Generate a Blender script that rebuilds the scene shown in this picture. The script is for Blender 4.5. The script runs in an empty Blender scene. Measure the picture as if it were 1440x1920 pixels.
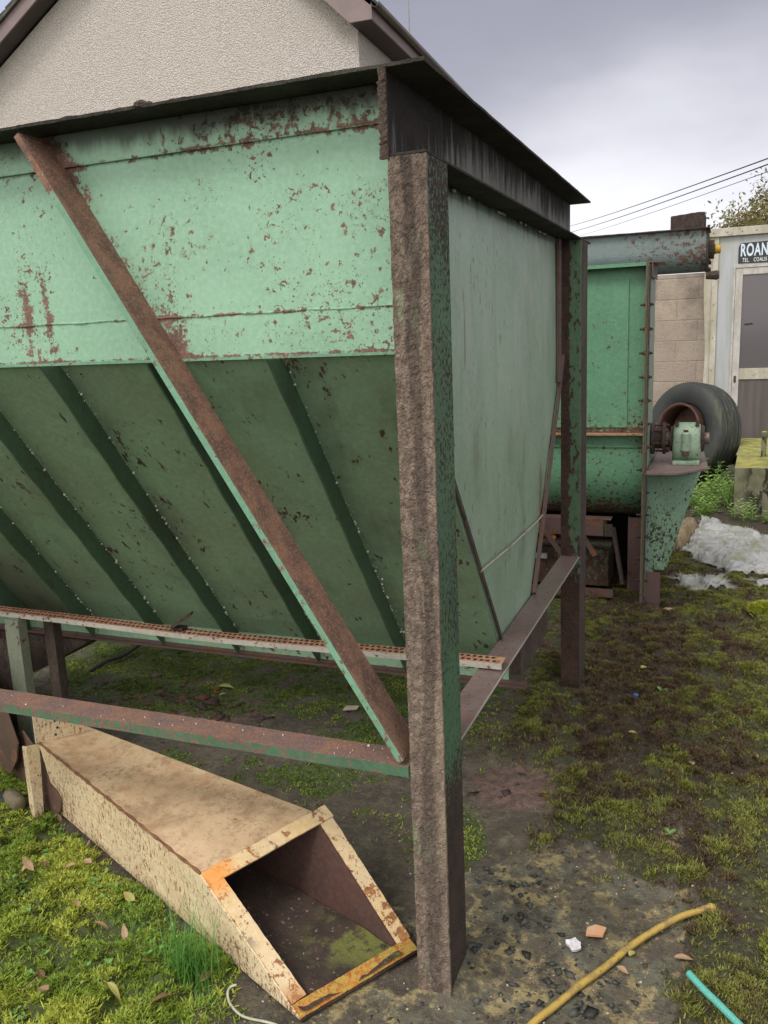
import bpy, bmesh, math, random
import numpy as np
from mathutils import Vector, Matrix
rad = math.radians
rng = np.random.default_rng(7); random.seed(7)
SC = bpy.context.scene; COL = SC.collection

# ------------------------------------------------------------------ camera
cd = bpy.data.cameras.new('camera'); cam = bpy.data.objects.new('camera', cd); COL.objects.link(cam)
cd.sensor_fit = 'VERTICAL'; cd.sensor_height = 24; cd.lens = 19.985; cd.clip_start = .05; cd.clip_end = 3000
cam.location = (0.5625, -1.6765, 1.55)
cam.rotation_euler = (rad(78.411), rad(2.342), rad(21.666))
SC.camera = cam

# ------------------------------------------------------------------ node helpers
class E:
    def __init__(s, m, o): s.m, s.o = m, o
    def _b(s, op, other, rev=False):
        n = s.m.nt.nodes.new('ShaderNodeMath'); n.operation = op
        a, b = (other, s) if rev else (s, other)
        for i, v in enumerate((a, b)):
            if isinstance(v, E): s.m.nt.links.new(v.o, n.inputs[i])
            elif v is not None: n.inputs[i].default_value = v
        return E(s.m, n.outputs[0])
    def __add__(s, o): return s._b('ADD', o)
    __radd__ = __add__
    def __mul__(s, o): return s._b('MULTIPLY', o)
    __rmul__ = __mul__
    def __sub__(s, o): return s._b('SUBTRACT', o)
    def __rsub__(s, o): return s._b('SUBTRACT', o, True)
    def __truediv__(s, o): return s._b('DIVIDE', o)
    def abs(s): return s._b('ABSOLUTE', None)
    def max(s, o): return s._b('MAXIMUM', o)
    def min(s, o): return s._b('MINIMUM', o)
    def pw(s, o): return s._b('POWER', o)
    def ss(s, a, b, lo=0., hi=1.):
        n = s.m.nt.nodes.new('ShaderNodeMapRange'); n.interpolation_type = 'SMOOTHSTEP'
        s.m.nt.links.new(s.o, n.inputs[0])
        for i, v in zip((1, 2, 3, 4), (a, b, lo, hi)):
            if isinstance(v, E): s.m.nt.links.new(v.o, n.inputs[i])
            else: n.inputs[i].default_value = v
        return E(s.m, n.outputs[0])

class M:
    def __init__(s, name, world=None):
        if world is None:
            s.mat = bpy.data.materials.new(name); s.mat.use_nodes = True; s.nt = s.mat.node_tree
        else: s.mat = world; s.nt = world.node_tree
        s.nt.nodes.clear(); s._x = None
    def node(s, t): return s.nt.nodes.new(t)
    def link(s, a, b): s.nt.links.new(a.o if isinstance(a, E) else a, b)
    @property
    def P(s):
        if s._x is None:
            g = s.node('ShaderNodeNewGeometry'); s.g = g
            sp = s.node('ShaderNodeSeparateXYZ'); s.nt.links.new(g.outputs['Position'], sp.inputs[0])
            s._x = [E(s, o) for o in sp.outputs]
            sn = s.node('ShaderNodeSeparateXYZ'); s.nt.links.new(g.outputs['Normal'], sn.inputs[0])
            s._n = [E(s, o) for o in sn.outputs]
        return s._x
    @property
    def N(s): s.P; return s._n
    def vec(s, stretch=(1, 1, 1), off=0, rot=None):
        s.P
        mp = s.node('ShaderNodeMapping'); mp.inputs['Scale'].default_value = stretch
        mp.inputs['Location'].default_value = (off, off*1.7, off*.6)
        if rot: mp.inputs['Rotation'].default_value = rot
        s.nt.links.new(s.g.outputs['Position'], mp.inputs[0]); return mp.outputs[0]
    def noise(s, scale, detail=4, rough=.55, stretch=(1, 1, 1), off=0, dist=0, rot=None):
        n = s.node('ShaderNodeTexNoise'); n.inputs['Scale'].default_value = scale
        n.inputs['Detail'].default_value = detail; n.inputs['Roughness'].default_value = rough
        n.inputs['Distortion'].default_value = dist
        s.nt.links.new(s.vec(stretch, off, rot), n.inputs['Vector']); return E(s, n.outputs['Fac'])
    def vor(s, scale, stretch=(1, 1, 1), feature='F1', off=0, out='Distance'):
        n = s.node('ShaderNodeTexVoronoi'); n.inputs['Scale'].default_value = scale; n.feature = feature
        s.nt.links.new(s.vec(stretch, off), n.inputs['Vector']); return E(s, n.outputs[out])
    def mix(s, f, a, b, mode='MIX'):
        n = s.node('ShaderNodeMix'); n.data_type = 'RGBA'; n.blend_type = mode
        for i, v in ((0, f), (6, a), (7, b)):
            if isinstance(v, E): s.nt.links.new(v.o, n.inputs[i])
            elif isinstance(v, (tuple, list)): n.inputs[i].default_value = (*v[:3], 1)
            elif isinstance(v, (int, float)): n.inputs[i].default_value = v
            else: s.nt.links.new(v, n.inputs[i])
        return n.outputs[2]
    def attr(s, name):
        n = s.node('ShaderNodeAttribute'); n.attribute_name = name; return n
    def out(s, col, rough=.8, bump=None, bstr=.3, bdist=.002, metal=0, spec=.5, trans=None, alpha=None):
        b = s.node('ShaderNodeBsdfPrincipled'); o = s.node('ShaderNodeOutputMaterial')
        for k, v in (('Base Color', col), ('Roughness', rough), ('Metallic', metal), ('Specular IOR Level', spec)):
            if isinstance(v, E): s.nt.links.new(v.o, b.inputs[k])
            elif isinstance(v, (tuple, list)): b.inputs[k].default_value = (*v[:3], 1)
            elif isinstance(v, (int, float)): b.inputs[k].default_value = v
            else: s.nt.links.new(v, b.inputs[k])
        if trans: b.inputs['Transmission Weight'].default_value = trans
        if bump is not None:
            n = s.node('ShaderNodeBump'); n.inputs['Strength'].default_value = bstr
            n.inputs['Distance'].default_value = bdist
            s.nt.links.new(bump.o, n.inputs['Height']); s.nt.links.new(n.outputs[0], b.inputs['Normal'])
        s.nt.links.new(b.outputs[0], o.inputs[0]); return s.mat

# ------------------------------------------------------------------ world, sun, exposure
W = bpy.data.worlds.new('World'); SC.world = W; W.use_nodes = True
SUN_EL, SUN_AZ = 52, 205          # degrees; azimuth measured from +Y clockwise
w = M('w', world=W)
tc = w.node('ShaderNodeTexCoord'); sx = w.node('ShaderNodeSeparateXYZ'); w.link(tc.outputs['Generated'], sx.inputs[0])
dx, dy, dz = [E(w, o) for o in sx.outputs]
sky = w.node('ShaderNodeTexSky'); sky.sky_type = 'NISHITA'; sky.sun_disc = False
sky.sun_elevation = rad(SUN_EL); sky.sun_rotation = rad(SUN_AZ)
def wnoise(scale, detail, stretch, off=0):
    mp = w.node('ShaderNodeMapping'); mp.inputs['Scale'].default_value = stretch; mp.inputs['Location'].default_value = (off, off, off)
    w.link(tc.outputs['Generated'], mp.inputs[0])
    n = w.node('ShaderNodeTexNoise'); n.inputs['Scale'].default_value = scale; n.inputs['Detail'].default_value = detail
    n.inputs['Roughness'].default_value = .5
    w.link(mp.outputs[0], n.inputs[0]); return E(w, n.outputs['Fac'])
cl1 = wnoise(1.6, 5, (1, 1, 2.6), 3.1); cl2 = wnoise(4.5, 4, (1, 1, 2.2), 1.3)
cloudv = (cl1*.65 + cl2*.35)
elev = dz + (cloudv - .5)*.28
dark = elev.ss(.06, .30)                      # thick grey cloud away from the horizon, bright gap low down
cool = w.mix(dark, (.98, .99, 1.05), (.34, .345, .42))
cool = w.mix((elev + dx*.12).ss(.27, .42)*.9, cool, (.10, .095, .115))
back = (dy*-1.0 + dz*1.1).ss(0, 1.2)        # sky brightened overhead and behind the camera as unseen fill light
cloudc = w.mix(back, cool, (1.5, 1.44, 1.36))
blue_gap = (dx*-.8 + dy*.35 + cl2*.35).ss(.86, .97)
skyc = w.node('ShaderNodeMix'); skyc.data_type = 'RGBA'; skyc.blend_type = 'MULTIPLY'
skyc.inputs[0].default_value = 1; w.link(sky.outputs[0], skyc.inputs[6]); skyc.inputs[7].default_value = (.1, .1, .1, 1)
final = w.mix(blue_gap*.5, cloudc, w.mix(1.0, skyc.outputs[2], (.5, .55, .6), 'ADD'))
bg = w.node('ShaderNodeBackground'); wo = w.node('ShaderNodeOutputWorld')
w.link(final, bg.inputs[0]); bg.inputs[1].default_value = 1.0; w.link(bg.outputs[0], wo.inputs[0])
sd = bpy.data.lights.new('sun', 'SUN'); sd.energy = 1.5; sd.angle = rad(16); sd.color = (1, .95, .87)
sun = bpy.data.objects.new('sun', sd); COL.objects.link(sun)
a, e = rad(SUN_AZ), rad(SUN_EL)
sdir = Vector((math.sin(a)*math.cos(e), math.cos(a)*math.cos(e), math.sin(e)))
sun.rotation_euler = sdir.to_track_quat('Z', 'Y').to_euler(); sun.location = sdir*30
SC.view_settings.view_transform = 'Standard'; SC.view_settings.look = 'None'
SC.view_settings.exposure = 0.18; SC.view_settings.gamma = 1
SC.cycles.use_denoising = True

# ------------------------------------------------------------------ materials
RUST = ((.075, .036, .024), (.17, .07, .035)); DRUST = ((.035, .022, .018), (.085, .045, .035))

def paint(name, base, base2=None, rust=RUST, thr=.62, s=38, low=.28, lows=2.2, extra=None, streak=0, grime=.35,
          rough=.42, stretch=(1, 1, 1), bump=.35, grimec=(.03, .028, .02), grime_shade=None, rustface=None, soft=.025, dents=0, fine=.0, fs=150, fthr=.66, tint=None):
    m = M(name); X, Y, Z = m.P
    base2 = base2 or tuple(c*.8 for c in base)
    lowf = m.noise(lows, 3, .5, off=2)
    col = m.mix(m.noise(3.3, 5, .6).ss(.3, .7), base, base2)
    col = m.mix(m.noise(70, 3, .6, off=9).ss(.35, .75)*.35, col, tuple(min(1, c*1.35+.02) for c in base))
    spot = m.noise(s, 6, .68, stretch, off=5, dist=.3) + (lowf - .5)*low*2
    if extra: spot = spot + extra(m, X, Y, Z)
    if streak:
        st = m.noise(1, 5, .6, (34, 34, 1.6), off=4); spot = spot + st.ss(.56, .72)*streak
    mask = spot.ss(thr, thr + soft)
    halo = spot.ss(thr - .09, thr + soft)
    if fine:
        cl = m.noise(4.5, 4, .6, off=17).ss(.42, .68)
        fn = m.noise(fs, 3, .6, stretch, off=19) + cl*.11*fine + (spot - thr)*.35
        fm = fn.ss(fthr + .02, fthr + .055); mask = mask.max(fm*.9)
        fn2 = m.noise(fs*.42, 4, .65, stretch, off=23) + cl*.10*fine + (spot - thr)*.3
        mask = mask.max(fn2.ss(fthr + .005, fthr + .03))
    if rustface is not None:
        rf = rustface(m); mask = mask.max(rf); halo = halo.max(rf)
    rc = m.mix(m.noise(14, 5, .7, off=1).ss(.38, .66), rust[0], rust[1])
    rc = m.mix(m.noise(160, 3, .7, off=3).ss(.45, .7)*.5, rc, tuple(min(1, c*1.9+.02) for c in rust[1]))
    col = m.mix(halo*.35, col, m.mix(.5, base, rust[1]))
    col = m.mix(mask, col, rc)
    if grime:
        gm = m.noise(5, 6, .65, (1, 1, .45), off=7).ss(.48, .8)*grime
        col = m.mix(gm, col, grimec)
    if tint:
        for fn_, tc__ in tint: col = m.mix(fn_(m, X, Y, Z), col, tc__)
    if grime_shade: col = m.mix(grime_shade(m, X, Y, Z), col, grimec)
    rgh = mask*(.88 - rough) + (rough) + m.noise(20, 3, off=11)*.12
    h = mask*.6 + m.noise(220, 3, .6, off=12)*mask*.9 + m.noise(90, 4, .6, off=13)*.18
    if dents: h = h + m.noise(2.5, 2, .4, off=15)*dents
    return m.out(col, rgh, h, bump, .0025)

def band(v, c, w_):  # soft band round a value
    return ((v - c).abs()/w_).ss(0., 1., 1., 0.)

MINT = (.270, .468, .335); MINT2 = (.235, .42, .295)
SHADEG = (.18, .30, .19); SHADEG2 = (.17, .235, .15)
GREY_G = (.235, .335, .25); GREY_G2 = (.175, .27, .19)
DGREEN = (.06, .115, .062)
EMER = (.12, .29, .175); EMER2 = (.10, .235, .145)

def front_extra(m, X, Y, Z):
    seam = band(Z, 1.983, .016)*.20 + band(Z, 1.617, .009)*.30*m.noise(5, 3, off=20).ss(.42, .62) + band(Z, 1.522, .007)*.25
    patch1 = band(X, -.66, .30)*band(Z, 1.79, .19)*.15 + band(X, -.17, .09)*band(Z, 1.82, .07)*.14 + band(X, -.30, .3)*band(Z, 1.75, .25)*.04
    patch2 = (band(X + (Z-1.6)*.08, -1.135, .036) + band(X + (Z-1.6)*.08, -1.065, .026))*(Z.ss(1.71, 1.80, 1, 0))*.25*m.noise(1, 4, .6, (60, 60, 6), off=41).ss(.35, .5)
    topr = Z.ss(1.985, 1.99)*(X.ss(-1.0, -.3, .06, .19))
    brace = (((X + .983)*.854 + (Z - 2.033)*.52)).ss(-.01, .08, 1, 0)*((X + .983)*.854 + (Z - 2.033)*.52).ss(-.06, -.01)*.10
    dd = (X + .669)*.845 + (Z - 1.515)*.534
    seam = seam + dd.ss(.0, .055, .30, 0)*dd.ss(-.02, 0)*(Z.ss(1.53, 1.68, 1, .2) + Z.ss(1.88, 1.97, 0, .6))
    return seam + patch1 + patch2 + topr + brace
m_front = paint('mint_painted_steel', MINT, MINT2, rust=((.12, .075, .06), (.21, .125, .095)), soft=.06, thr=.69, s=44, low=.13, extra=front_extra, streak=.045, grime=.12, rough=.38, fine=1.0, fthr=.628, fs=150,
                grime_shade=lambda m, X, Y, Z: (Z + (m.noise(1, 4, .6, (22, 22, 3), off=51)-.5)*.07).ss(2.0, 2.042, 0, .95)*X.ss(-1.3, -.4, .7, 1))  # grime plus painted shade of the rim along the panel top
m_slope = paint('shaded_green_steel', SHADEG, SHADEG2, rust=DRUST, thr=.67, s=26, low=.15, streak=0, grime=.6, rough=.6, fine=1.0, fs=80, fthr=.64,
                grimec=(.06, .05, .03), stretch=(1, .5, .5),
                grime_shade=lambda m, X, Y, Z: (X + m.noise(4, 3, off=31)*.5).ss(-1.75, -1.2, .75, 0)*Z.ss(.5, 1.1, 1, 0))
m_rib = paint('dark_green_rib', (.055, .115, .065), (.05, .09, .05), rust=DRUST, thr=.66, s=22, low=.15, grime=.5, rough=.6)
def spots(sc, st, lo, y0, y1, z0, z1, off):
    return lambda m, X, Y, Z: m.noise(1, 3, .6, st, off=off).ss(lo, lo+.03)*Y.ss(y0-.05, y0+.05)*Y.ss(y1-.1, y1+.1, 1, 0)*Z.ss(z0-.1, z0+.1)*Z.ss(z1-.03, z1+.03, 1, 0)
END_T = [(lambda m, X, Y, Z: (m.noise(1, 5, .6, (9, 9, 4.5), off=81)-.5).ss(-.02, .14)*.5*Z.ss(1.2, 1.7, .3, 1), (.32, .37, .34)),
         (lambda m, X, Y, Z: m.noise(1, 5, .65, (22, 22, 1.6), off=82).ss(.55, .70)*.3, (.10, .13, .095)),
         (spots(1, (70, 70, 22), .655, .22, .95, 1.45, 1.88, 83), (.03, .024, .02)),
         (spots(1, (55, 55, 20), .66, .22, 1.7, .7, 1.5, 84), (.09, .055, .04)),
         (lambda m, X, Y, Z: ((band(Y, .50, .016)*Z.ss(1.42, 1.5)*Z.ss(1.64, 1.70, 1, 0) + band(Y, .36, .014)*Z.ss(1.05, 1.1)*Z.ss(1.25, 1.32, 1, 0) + band(Y, 1.47, .09)*Z.ss(.72, .9)*Z.ss(1.0, 1.12, 1, 0)) + (m.noise(1, 5, .7, (60, 60, 10), off=85)-.5)*1.4 - .1).ss(.45, .6)*.75, (.15, .085, .06)),
         (lambda m, X, Y, Z: band(Y, 1.50, .006)*Z.ss(1.0, 1.2)*.6, (.08, .06, .05))]
m_end = paint('faded_grey_green_steel', GREY_G, GREY_G2, tint=END_T, rust=DRUST, thr=.735, s=30, low=.16, stretch=(1, 1, .32), streak=.06,
              grime=.55, rough=.32, grimec=(.075, .075, .055), bump=.3, dents=3.5, fine=.55, fs=80,
              extra=lambda m, X, Y, Z: ((Y*.79 + Z*.613) - 0.999).abs().ss(.004, .028, .2, 0)*Z.ss(.5, 1.5, 1, .3) + band(Y, 1.5, .12)*band(Z, .95, .16)*.16 + band(Y, .42, .16)*Z.ss(1.35, 1.8, 0, .07) + band(Z, .88, .03)*.05,
              grime_shade=lambda m, X, Y, Z: (Z + m.noise(1, 4, .6, (20, 20, 2.5), off=3)*.25).ss(1.99, 2.05)*.92)
m_endband = paint('stained_shaded_steel', (.15, .155, .14), (.10, .10, .09), rust=((.010, .008, .007), (.022, .016, .013)), thr=.47, s=5, low=.2,
                  extra=lambda m, X, Y, Z: Y.ss(.0, .45, .22, 0) + Z.ss(1.93, 2.06, -.06, .16),
                  stretch=(5, 5, .6), grime=.7, rough=.6, grimec=(.012, .011, .010), soft=.2)  # black holds both stains and the rim's shade, put into the colour
m_legside = paint('leg_side_steel', (.06, .14, .075), (.045, .10, .055), rust=((.016, .011, .009), (.042, .023, .016)), thr=.55, s=95, low=.20, lows=3.5,
                  grime=.5, rough=.6, stretch=(1, 1, .85), grimec=(.012, .011, .009), extra=lambda m, X, Y, Z: Z.ss(.3, .75, .22, 0) + Z.ss(1.55, 1.85, 0, .09))
m_greenrust = paint('rusty_dark_green_steel', DGREEN, (.05, .095, .055), rust=((.035, .018, .013), (.075, .035, .022)), thr=.52, s=55, low=.22, lows=3.5,
                    grime=.5, rough=.55, stretch=(1, 1, .6),
                    extra=lambda m, X, Y, Z: Z.ss(.1, .55, .14, 0) + Z.ss(1.5, 1.85, 0, .08) + (X + .03).abs().ss(0, .05, .05, 0)*0)
def crust(name, c1, c2, c3, bstr=.9, green=None, zone=None):
    m = M(name); X, Y, Z = m.P
    r = m.noise(55, 5, .6, (1, 1, .55), dist=.8); f = m.noise(190, 4, .65, off=4)
    col = m.mix(r.ss(.35, .66), c1, c2); col = m.mix(f.ss(.5, .75)*.55, col, c3)
    col = m.mix(m.noise(3.5, 4, .6, (2, 2, .6), off=8).ss(.45, .7)*.6, col, c3)
    if green: col = m.mix((m.noise(9, 5, .65, (3, 3, .8), off=2)).ss(.58, .70)*.7, col, green)
    if zone: col = m.mix(zone(m, X, Y, Z), col, (.055, .040, .034))
    if green: col = m.mix(m.noise(1, 5, .6, (38, 38, 3.5), off=33).ss(.62, .72)*.4, col, (.38, .33, .22))
    rd = (m.noise(75, 3, .6, (1, 1, .5), off=14, dist=1.2) - .5).abs()*-2.2 + 1
    return m.out(col, .92, r*.5 + f*.35 + rd*.7, bstr, .011)
m_crust = crust('flaky_rust_crust', (.13, .095, .078), (.26, .195, .155), (.39, .31, .225), 1.0, green=(.24, .28, .17),
                zone=lambda m, X, Y, Z: (band(X + (m.noise(1, 5, .65, (12, 12, 3.5), off=61)-.5)*.09, -.036, .026).ss(.0, .6)*.62 + Z.ss(1.5, 1.9, 0, .30)*1.0)*.9)
m_darkrust = crust('dark_flaked_rust', (.03, .02, .017), (.07, .046, .037), (.11, .085, .065), .7)
m_rimface = crust('blackened_rim_rust', (.018, .015, .013), (.04, .032, .026), (.075, .075, .055), .7)
m_post = paint('dull_green_post', (.20, .22, .165), (.15, .165, .12), rust=DRUST, thr=.6, s=20, low=.2, grime=.5, rough=.6, fine=.8)
m_skirt = paint('green_skirt_steel', (.26, .42, .29), (.20, .34, .22), rust=DRUST, thr=.62, s=30, low=.15, grime=.3, rough=.5, fine=.7)  # brighter green stands in for light caught by the skirt
m_maroon = paint('maroon_primer_steel', (.085, .055, .055), (.12, .075, .07), rust=RUST, thr=.56, s=20, low=.2, grime=.2, rough=.38)
def angle_mat(name, topf, rust=RUST, thr=.55, green=(.07, .165, .095), extra=None):
    return paint(name, green, tuple(c*.75 for c in green), rust=rust, thr=thr, s=40, low=.12, grime=.45, rough=.5, rustface=topf, extra=extra, fine=1, grimec=(.07, .042, .040))
m_brace = angle_mat('rust_topped_green_angle', lambda m: m.N[0].ss(.2, .5), rust=((.11, .065, .052), (.235, .125, .082)), thr=.60, green=(.17, .36, .245), extra=lambda m, X, Y, Z: Z.ss(.6, 1.1, .10, 0) + Z.ss(1.85, 2.0, 0, .3))
m_beam = angle_mat('rust_topped_green_beam', lambda m: m.N[2].ss(.4, .7), rust=((.125, .082, .080), (.20, .105, .07)))
m_xbeam = paint('worn_purple_steel', (.165, .125, .125), (.115, .075, .07), rust=RUST, thr=.62, s=60, low=.14, grime=.35, rough=.32, fine=.8,
                tint=[(lambda m, X, Y, Z: m.noise(18, 6, .7, off=95).ss(.5, .64)*.5, (.21, .11, .085)), (lambda m, X, Y, Z: X.ss(-.005, -.002)*X.ss(.0005, .001, 1, 0)*Z.ss(.5955, .5965), (.30, .27, .26))])
m_rail = paint('orange_rusted_strip', (.30, .17, .11), (.42, .24, .15), rust=((.16, .05, .025), (.33, .11, .045)), thr=.52, s=60, low=.1, grime=.1, rough=.7)
m_speck = M('pale_weld_speck').out((.62, .63, .55), .5)
m_galv = paint('worn_galvanised_edge', (.40, .38, .34), (.30, .28, .25), rust=RUST, thr=.60, s=50, low=.1, grime=.3, rough=.5)
m_hole_shade = M('slot_shade_black').out((.012, .009, .008), .95)
m_mach = paint('emerald_painted_steel', EMER, EMER2, rust=((.07, .035, .025), (.14, .065, .04)), thr=.70, s=48, low=.12, grime=.12, rough=.4, fine=.8, fs=60, fthr=.64,
               extra=lambda m, X, Y, Z: Z.ss(.98, 1.25, .12, 0)*Z.ss(.97, .985) + Z.ss(.42, .66, .26, 0) + Z.ss(.93, .95, .06, 0) + band(Z, .99, .03)*.12 + Z.ss(1.2, 1.5, .03, 0))
m_mach_end = paint('pale_green_end_steel', (.19, .25, .20), (.15, .21, .16), rust=DRUST, thr=.68, s=20, low=.12, grime=.2, rough=.45)
m_gusset = paint('speckled_green_gusset', (.16, .27, .195), (.14, .24, .165), rust=((.02, .014, .012), (.045, .026, .02)), thr=.60, s=75, low=.08, grime=.15, rough=.5, fine=.8, fs=140, fthr=.6,
                 stretch=(1, 1, .6), extra=lambda m, X, Y, Z: Z.ss(.3, .75, .06, -.04))
m_cast = paint('pale_green_casting', (.23, .32, .24), (.17, .26, .18), rust=((.06, .028, .02), (.10, .05, .035)), thr=.66, s=60, low=.2, grime=.5, rough=.45)
m_blue = paint('blue_grey_tube_paint', (.165, .215, .22), (.135, .18, .185), rust=((.08, .048, .038), (.155, .09, .065)), thr=.61, s=34, low=.24, lows=2.8, grime=.2, rough=.5,
               extra=lambda m, X, Y, Z: band(Z, 1.90, .05)*.05 + X.ss(.15, .4, 0, .05))
def cream_extra(m, X, Y, Z): return Z.ss(.0, .05, .05, 0)
m_cream = paint('cream_paint_flecked', (.68, .565, .375), (.60, .47, .285), rust=((.17, .09, .045), (.30, .16, .08)), thr=.585, s=90, low=.05, grime=.12, fine=.8, fs=190, fthr=.585,
                rough=.62, stretch=(1.4, 1.4, .55), extra=cream_extra, grimec=(.2, .12, .06))
m_creamtop = paint('worn_tan_paint', (.50, .35, .215), (.60, .44, .28), rust=((.17, .10, .06), (.30, .17, .10)), thr=.64, s=90, low=.06, grime=.7, fine=.8, fs=210, fthr=.63, tint=[(lambda m, X, Y, Z: m.noise(15, 7, .78, off=91).ss(.47, .62)*.6, (.27, .165, .095)), (lambda m, X, Y, Z: m.noise(5, 5, .7, off=92).ss(.48, .64)*.5, (.42, .22, .11)), (lambda m, X, Y, Z: m.noise(70, 3, .6, off=93).ss(.70, .73), (.62, .58, .5))],
                   rough=.6, grimec=(.22, .13, .075))
m_creamfl = paint('orange_cream_flange', (.60, .48, .31), (.64, .44, .20), rust=((.17, .075, .035), (.36, .16, .055)), thr=.61, s=34, low=.22, lows=6, grime=.25, fine=.6, fthr=.6,
                  rough=.6, grimec=(.10, .085, .09),
                  tint=[(lambda m, X, Y, Z: (((X+.625)*(X+.625) + (Y+.018)*(Y+.018) + (Z-.19)*(Z-.19)).pw(.5) + (m.noise(12, 4, off=71)-.5)*.05).ss(.02, .085, .8, 0), (.70, .27, .04)),
                        (lambda m, X, Y, Z: (((X+.30)*(X+.30) + (Y+.18)*(Y+.18)).pw(.5) + (m.noise(14, 4, off=72)-.5)*.07).ss(.03, .10, .75, 0), (.36, .15, .045)),
                        (lambda m, X, Y, Z: (Z + (m.noise(9, 5, .7, off=73)-.5)*.16 - .10).abs().ss(.012, .022, .85, 0)*X.ss(-.50, -.44, 1, .0)*m.noise(16, 4, off=75).ss(.40, .5), (.07, .06, .07))],
                  extra=lambda m, X, Y, Z: ((X+.66)*(X+.66) + (Y+.035)*(Y+.035)).pw(.5).ss(.03, .10, .0, 0) + Z.ss(.02, .09, .06, 0))
m_yellowfl = paint('ochre_lichened_flange', (.40, .26, .05), (.34, .25, .06), rust=((.22, .08, .02), (.45, .17, .03)), thr=.56, s=60, low=.22, lows=6, grime=.5, fine=.8, fthr=.6,
                   rough=.75, grimec=(.16, .16, .04))
m_inner = paint('red_rust_inside', (.085, .036, .026), (.05, .026, .021), rust=DRUST, thr=.6, s=20, low=.2, grime=.5, rough=.7, grimec=(.05, .04, .03))
def simple(name, c, c2=None, s=12, rough=.8, bstr=.3, fs=120, bd=.003, stretch=(1, 1, 1), spec=.5, metal=0):
    m = M(name); c2 = c2 or tuple(v*.7 for v in c)
    col = m.mix(m.noise(s, 5, .6, stretch).ss(.35, .68), c, c2)
    return m.out(col, rough, m.noise(fs, 4, .6, stretch), bstr, bd, spec=spec, metal=metal)
m_dirt = M('damp_dirt')
_c = m_dirt.mix(m_dirt.noise(9, 6, .65).ss(.4, .65), (.055, .034, .027), (.026, .021, .017))
_c = m_dirt.mix(m_dirt.noise(70, 4, .7, off=3).ss(.62, .68)*.8, _c, (.30, .27, .22))
_c = m_dirt.mix(m_dirt.noise(11, 6, .7, off=5).ss(.44, .56)*(m_dirt.P[0].ss(-.46, -.30)*(m_dirt.P[1].ss(-.06, .06))), _c, (.14, .15, .035))
m_dirt = m_dirt.out(_c, .8, m_dirt.noise(60, 6, .65), .8, .006)
m_stone = simple('dark_wet_stone', (.045, .05, .047), (.10, .105, .095), 30, .55, .5, 90)
m_tyre = M('weathered_rubber')
_c = m_tyre.mix(m_tyre.noise(4, 5, .6).ss(.42, .68), (.034, .038, .038), (.022, .025, .024))
_c = m_tyre.mix(m_tyre.noise(1, 6, .7, (26, 9, 3), off=3).ss(.50, .66)*m_tyre.P[0].ss(.3, .65)*.8, _c, (.10, .115, .035))
m_tyre = m_tyre.out(_c, .62, m_tyre.noise(60, 4), .2, .004)
m_rimr = simple('rusted_wheel_rim', (.10, .048, .035), (.055, .028, .022), 8, .75)
m_lens_dark = simple('charcoal_screen_panel', (.075, .068, .068), (.055, .05, .052), 2, .32, .05)

# ------------------------------------------------------------------ object helpers
def newobj(name, me, mat=None, parent=None):
    o = bpy.data.objects.new(name, me); COL.objects.link(o)
    for m_ in (mat if isinstance(mat, (list, tuple)) else [mat] if mat else []): me.materials.append(m_)
    if parent is not None:
        o.parent = parent; o.matrix_parent_inverse = Matrix.Translation(-Vector(parent.location)) if not parent.get('_rot') else parent.matrix_basis.inverted()
    return o
def thing(name, loc, label, cat, group=None):
    o = bpy.data.objects.new(name, None); o.location = loc; o.empty_display_size = .1; COL.objects.link(o)
    o['label'] = label; o['category'] = cat
    if group: o['group'] = group
    return o
def tag(o, label=None, cat=None, group=None, kind=None):
    if label: o['label'] = label
    if cat: o['category'] = cat
    if group: o['group'] = group
    if kind: o['kind'] = kind
    return o
def mesh(name, V, F, mat=None, parent=None, smooth=False, bevel=0, mats=None):
    me = bpy.data.meshes.new(name); me.from_pydata([tuple(v) for v in V], [], F)
    bm = bmesh.new(); bm.from_mesh(me); bmesh.ops.recalc_face_normals(bm, faces=bm.faces)
    bm.to_mesh(me); bm.free()
    if mats: me.polygons.foreach_set('material_index', mats)
    if smooth: me.polygons.foreach_set('use_smooth', [True]*len(me.polygons))
    o = newobj(name, me, mat, parent)
    if bevel:
        b = o.modifiers.new('bevel', 'BEVEL'); b.width = bevel; b.segments = 2; b.limit_method = 'ANGLE'; b.angle_limit = rad(40)
    return o
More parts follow.
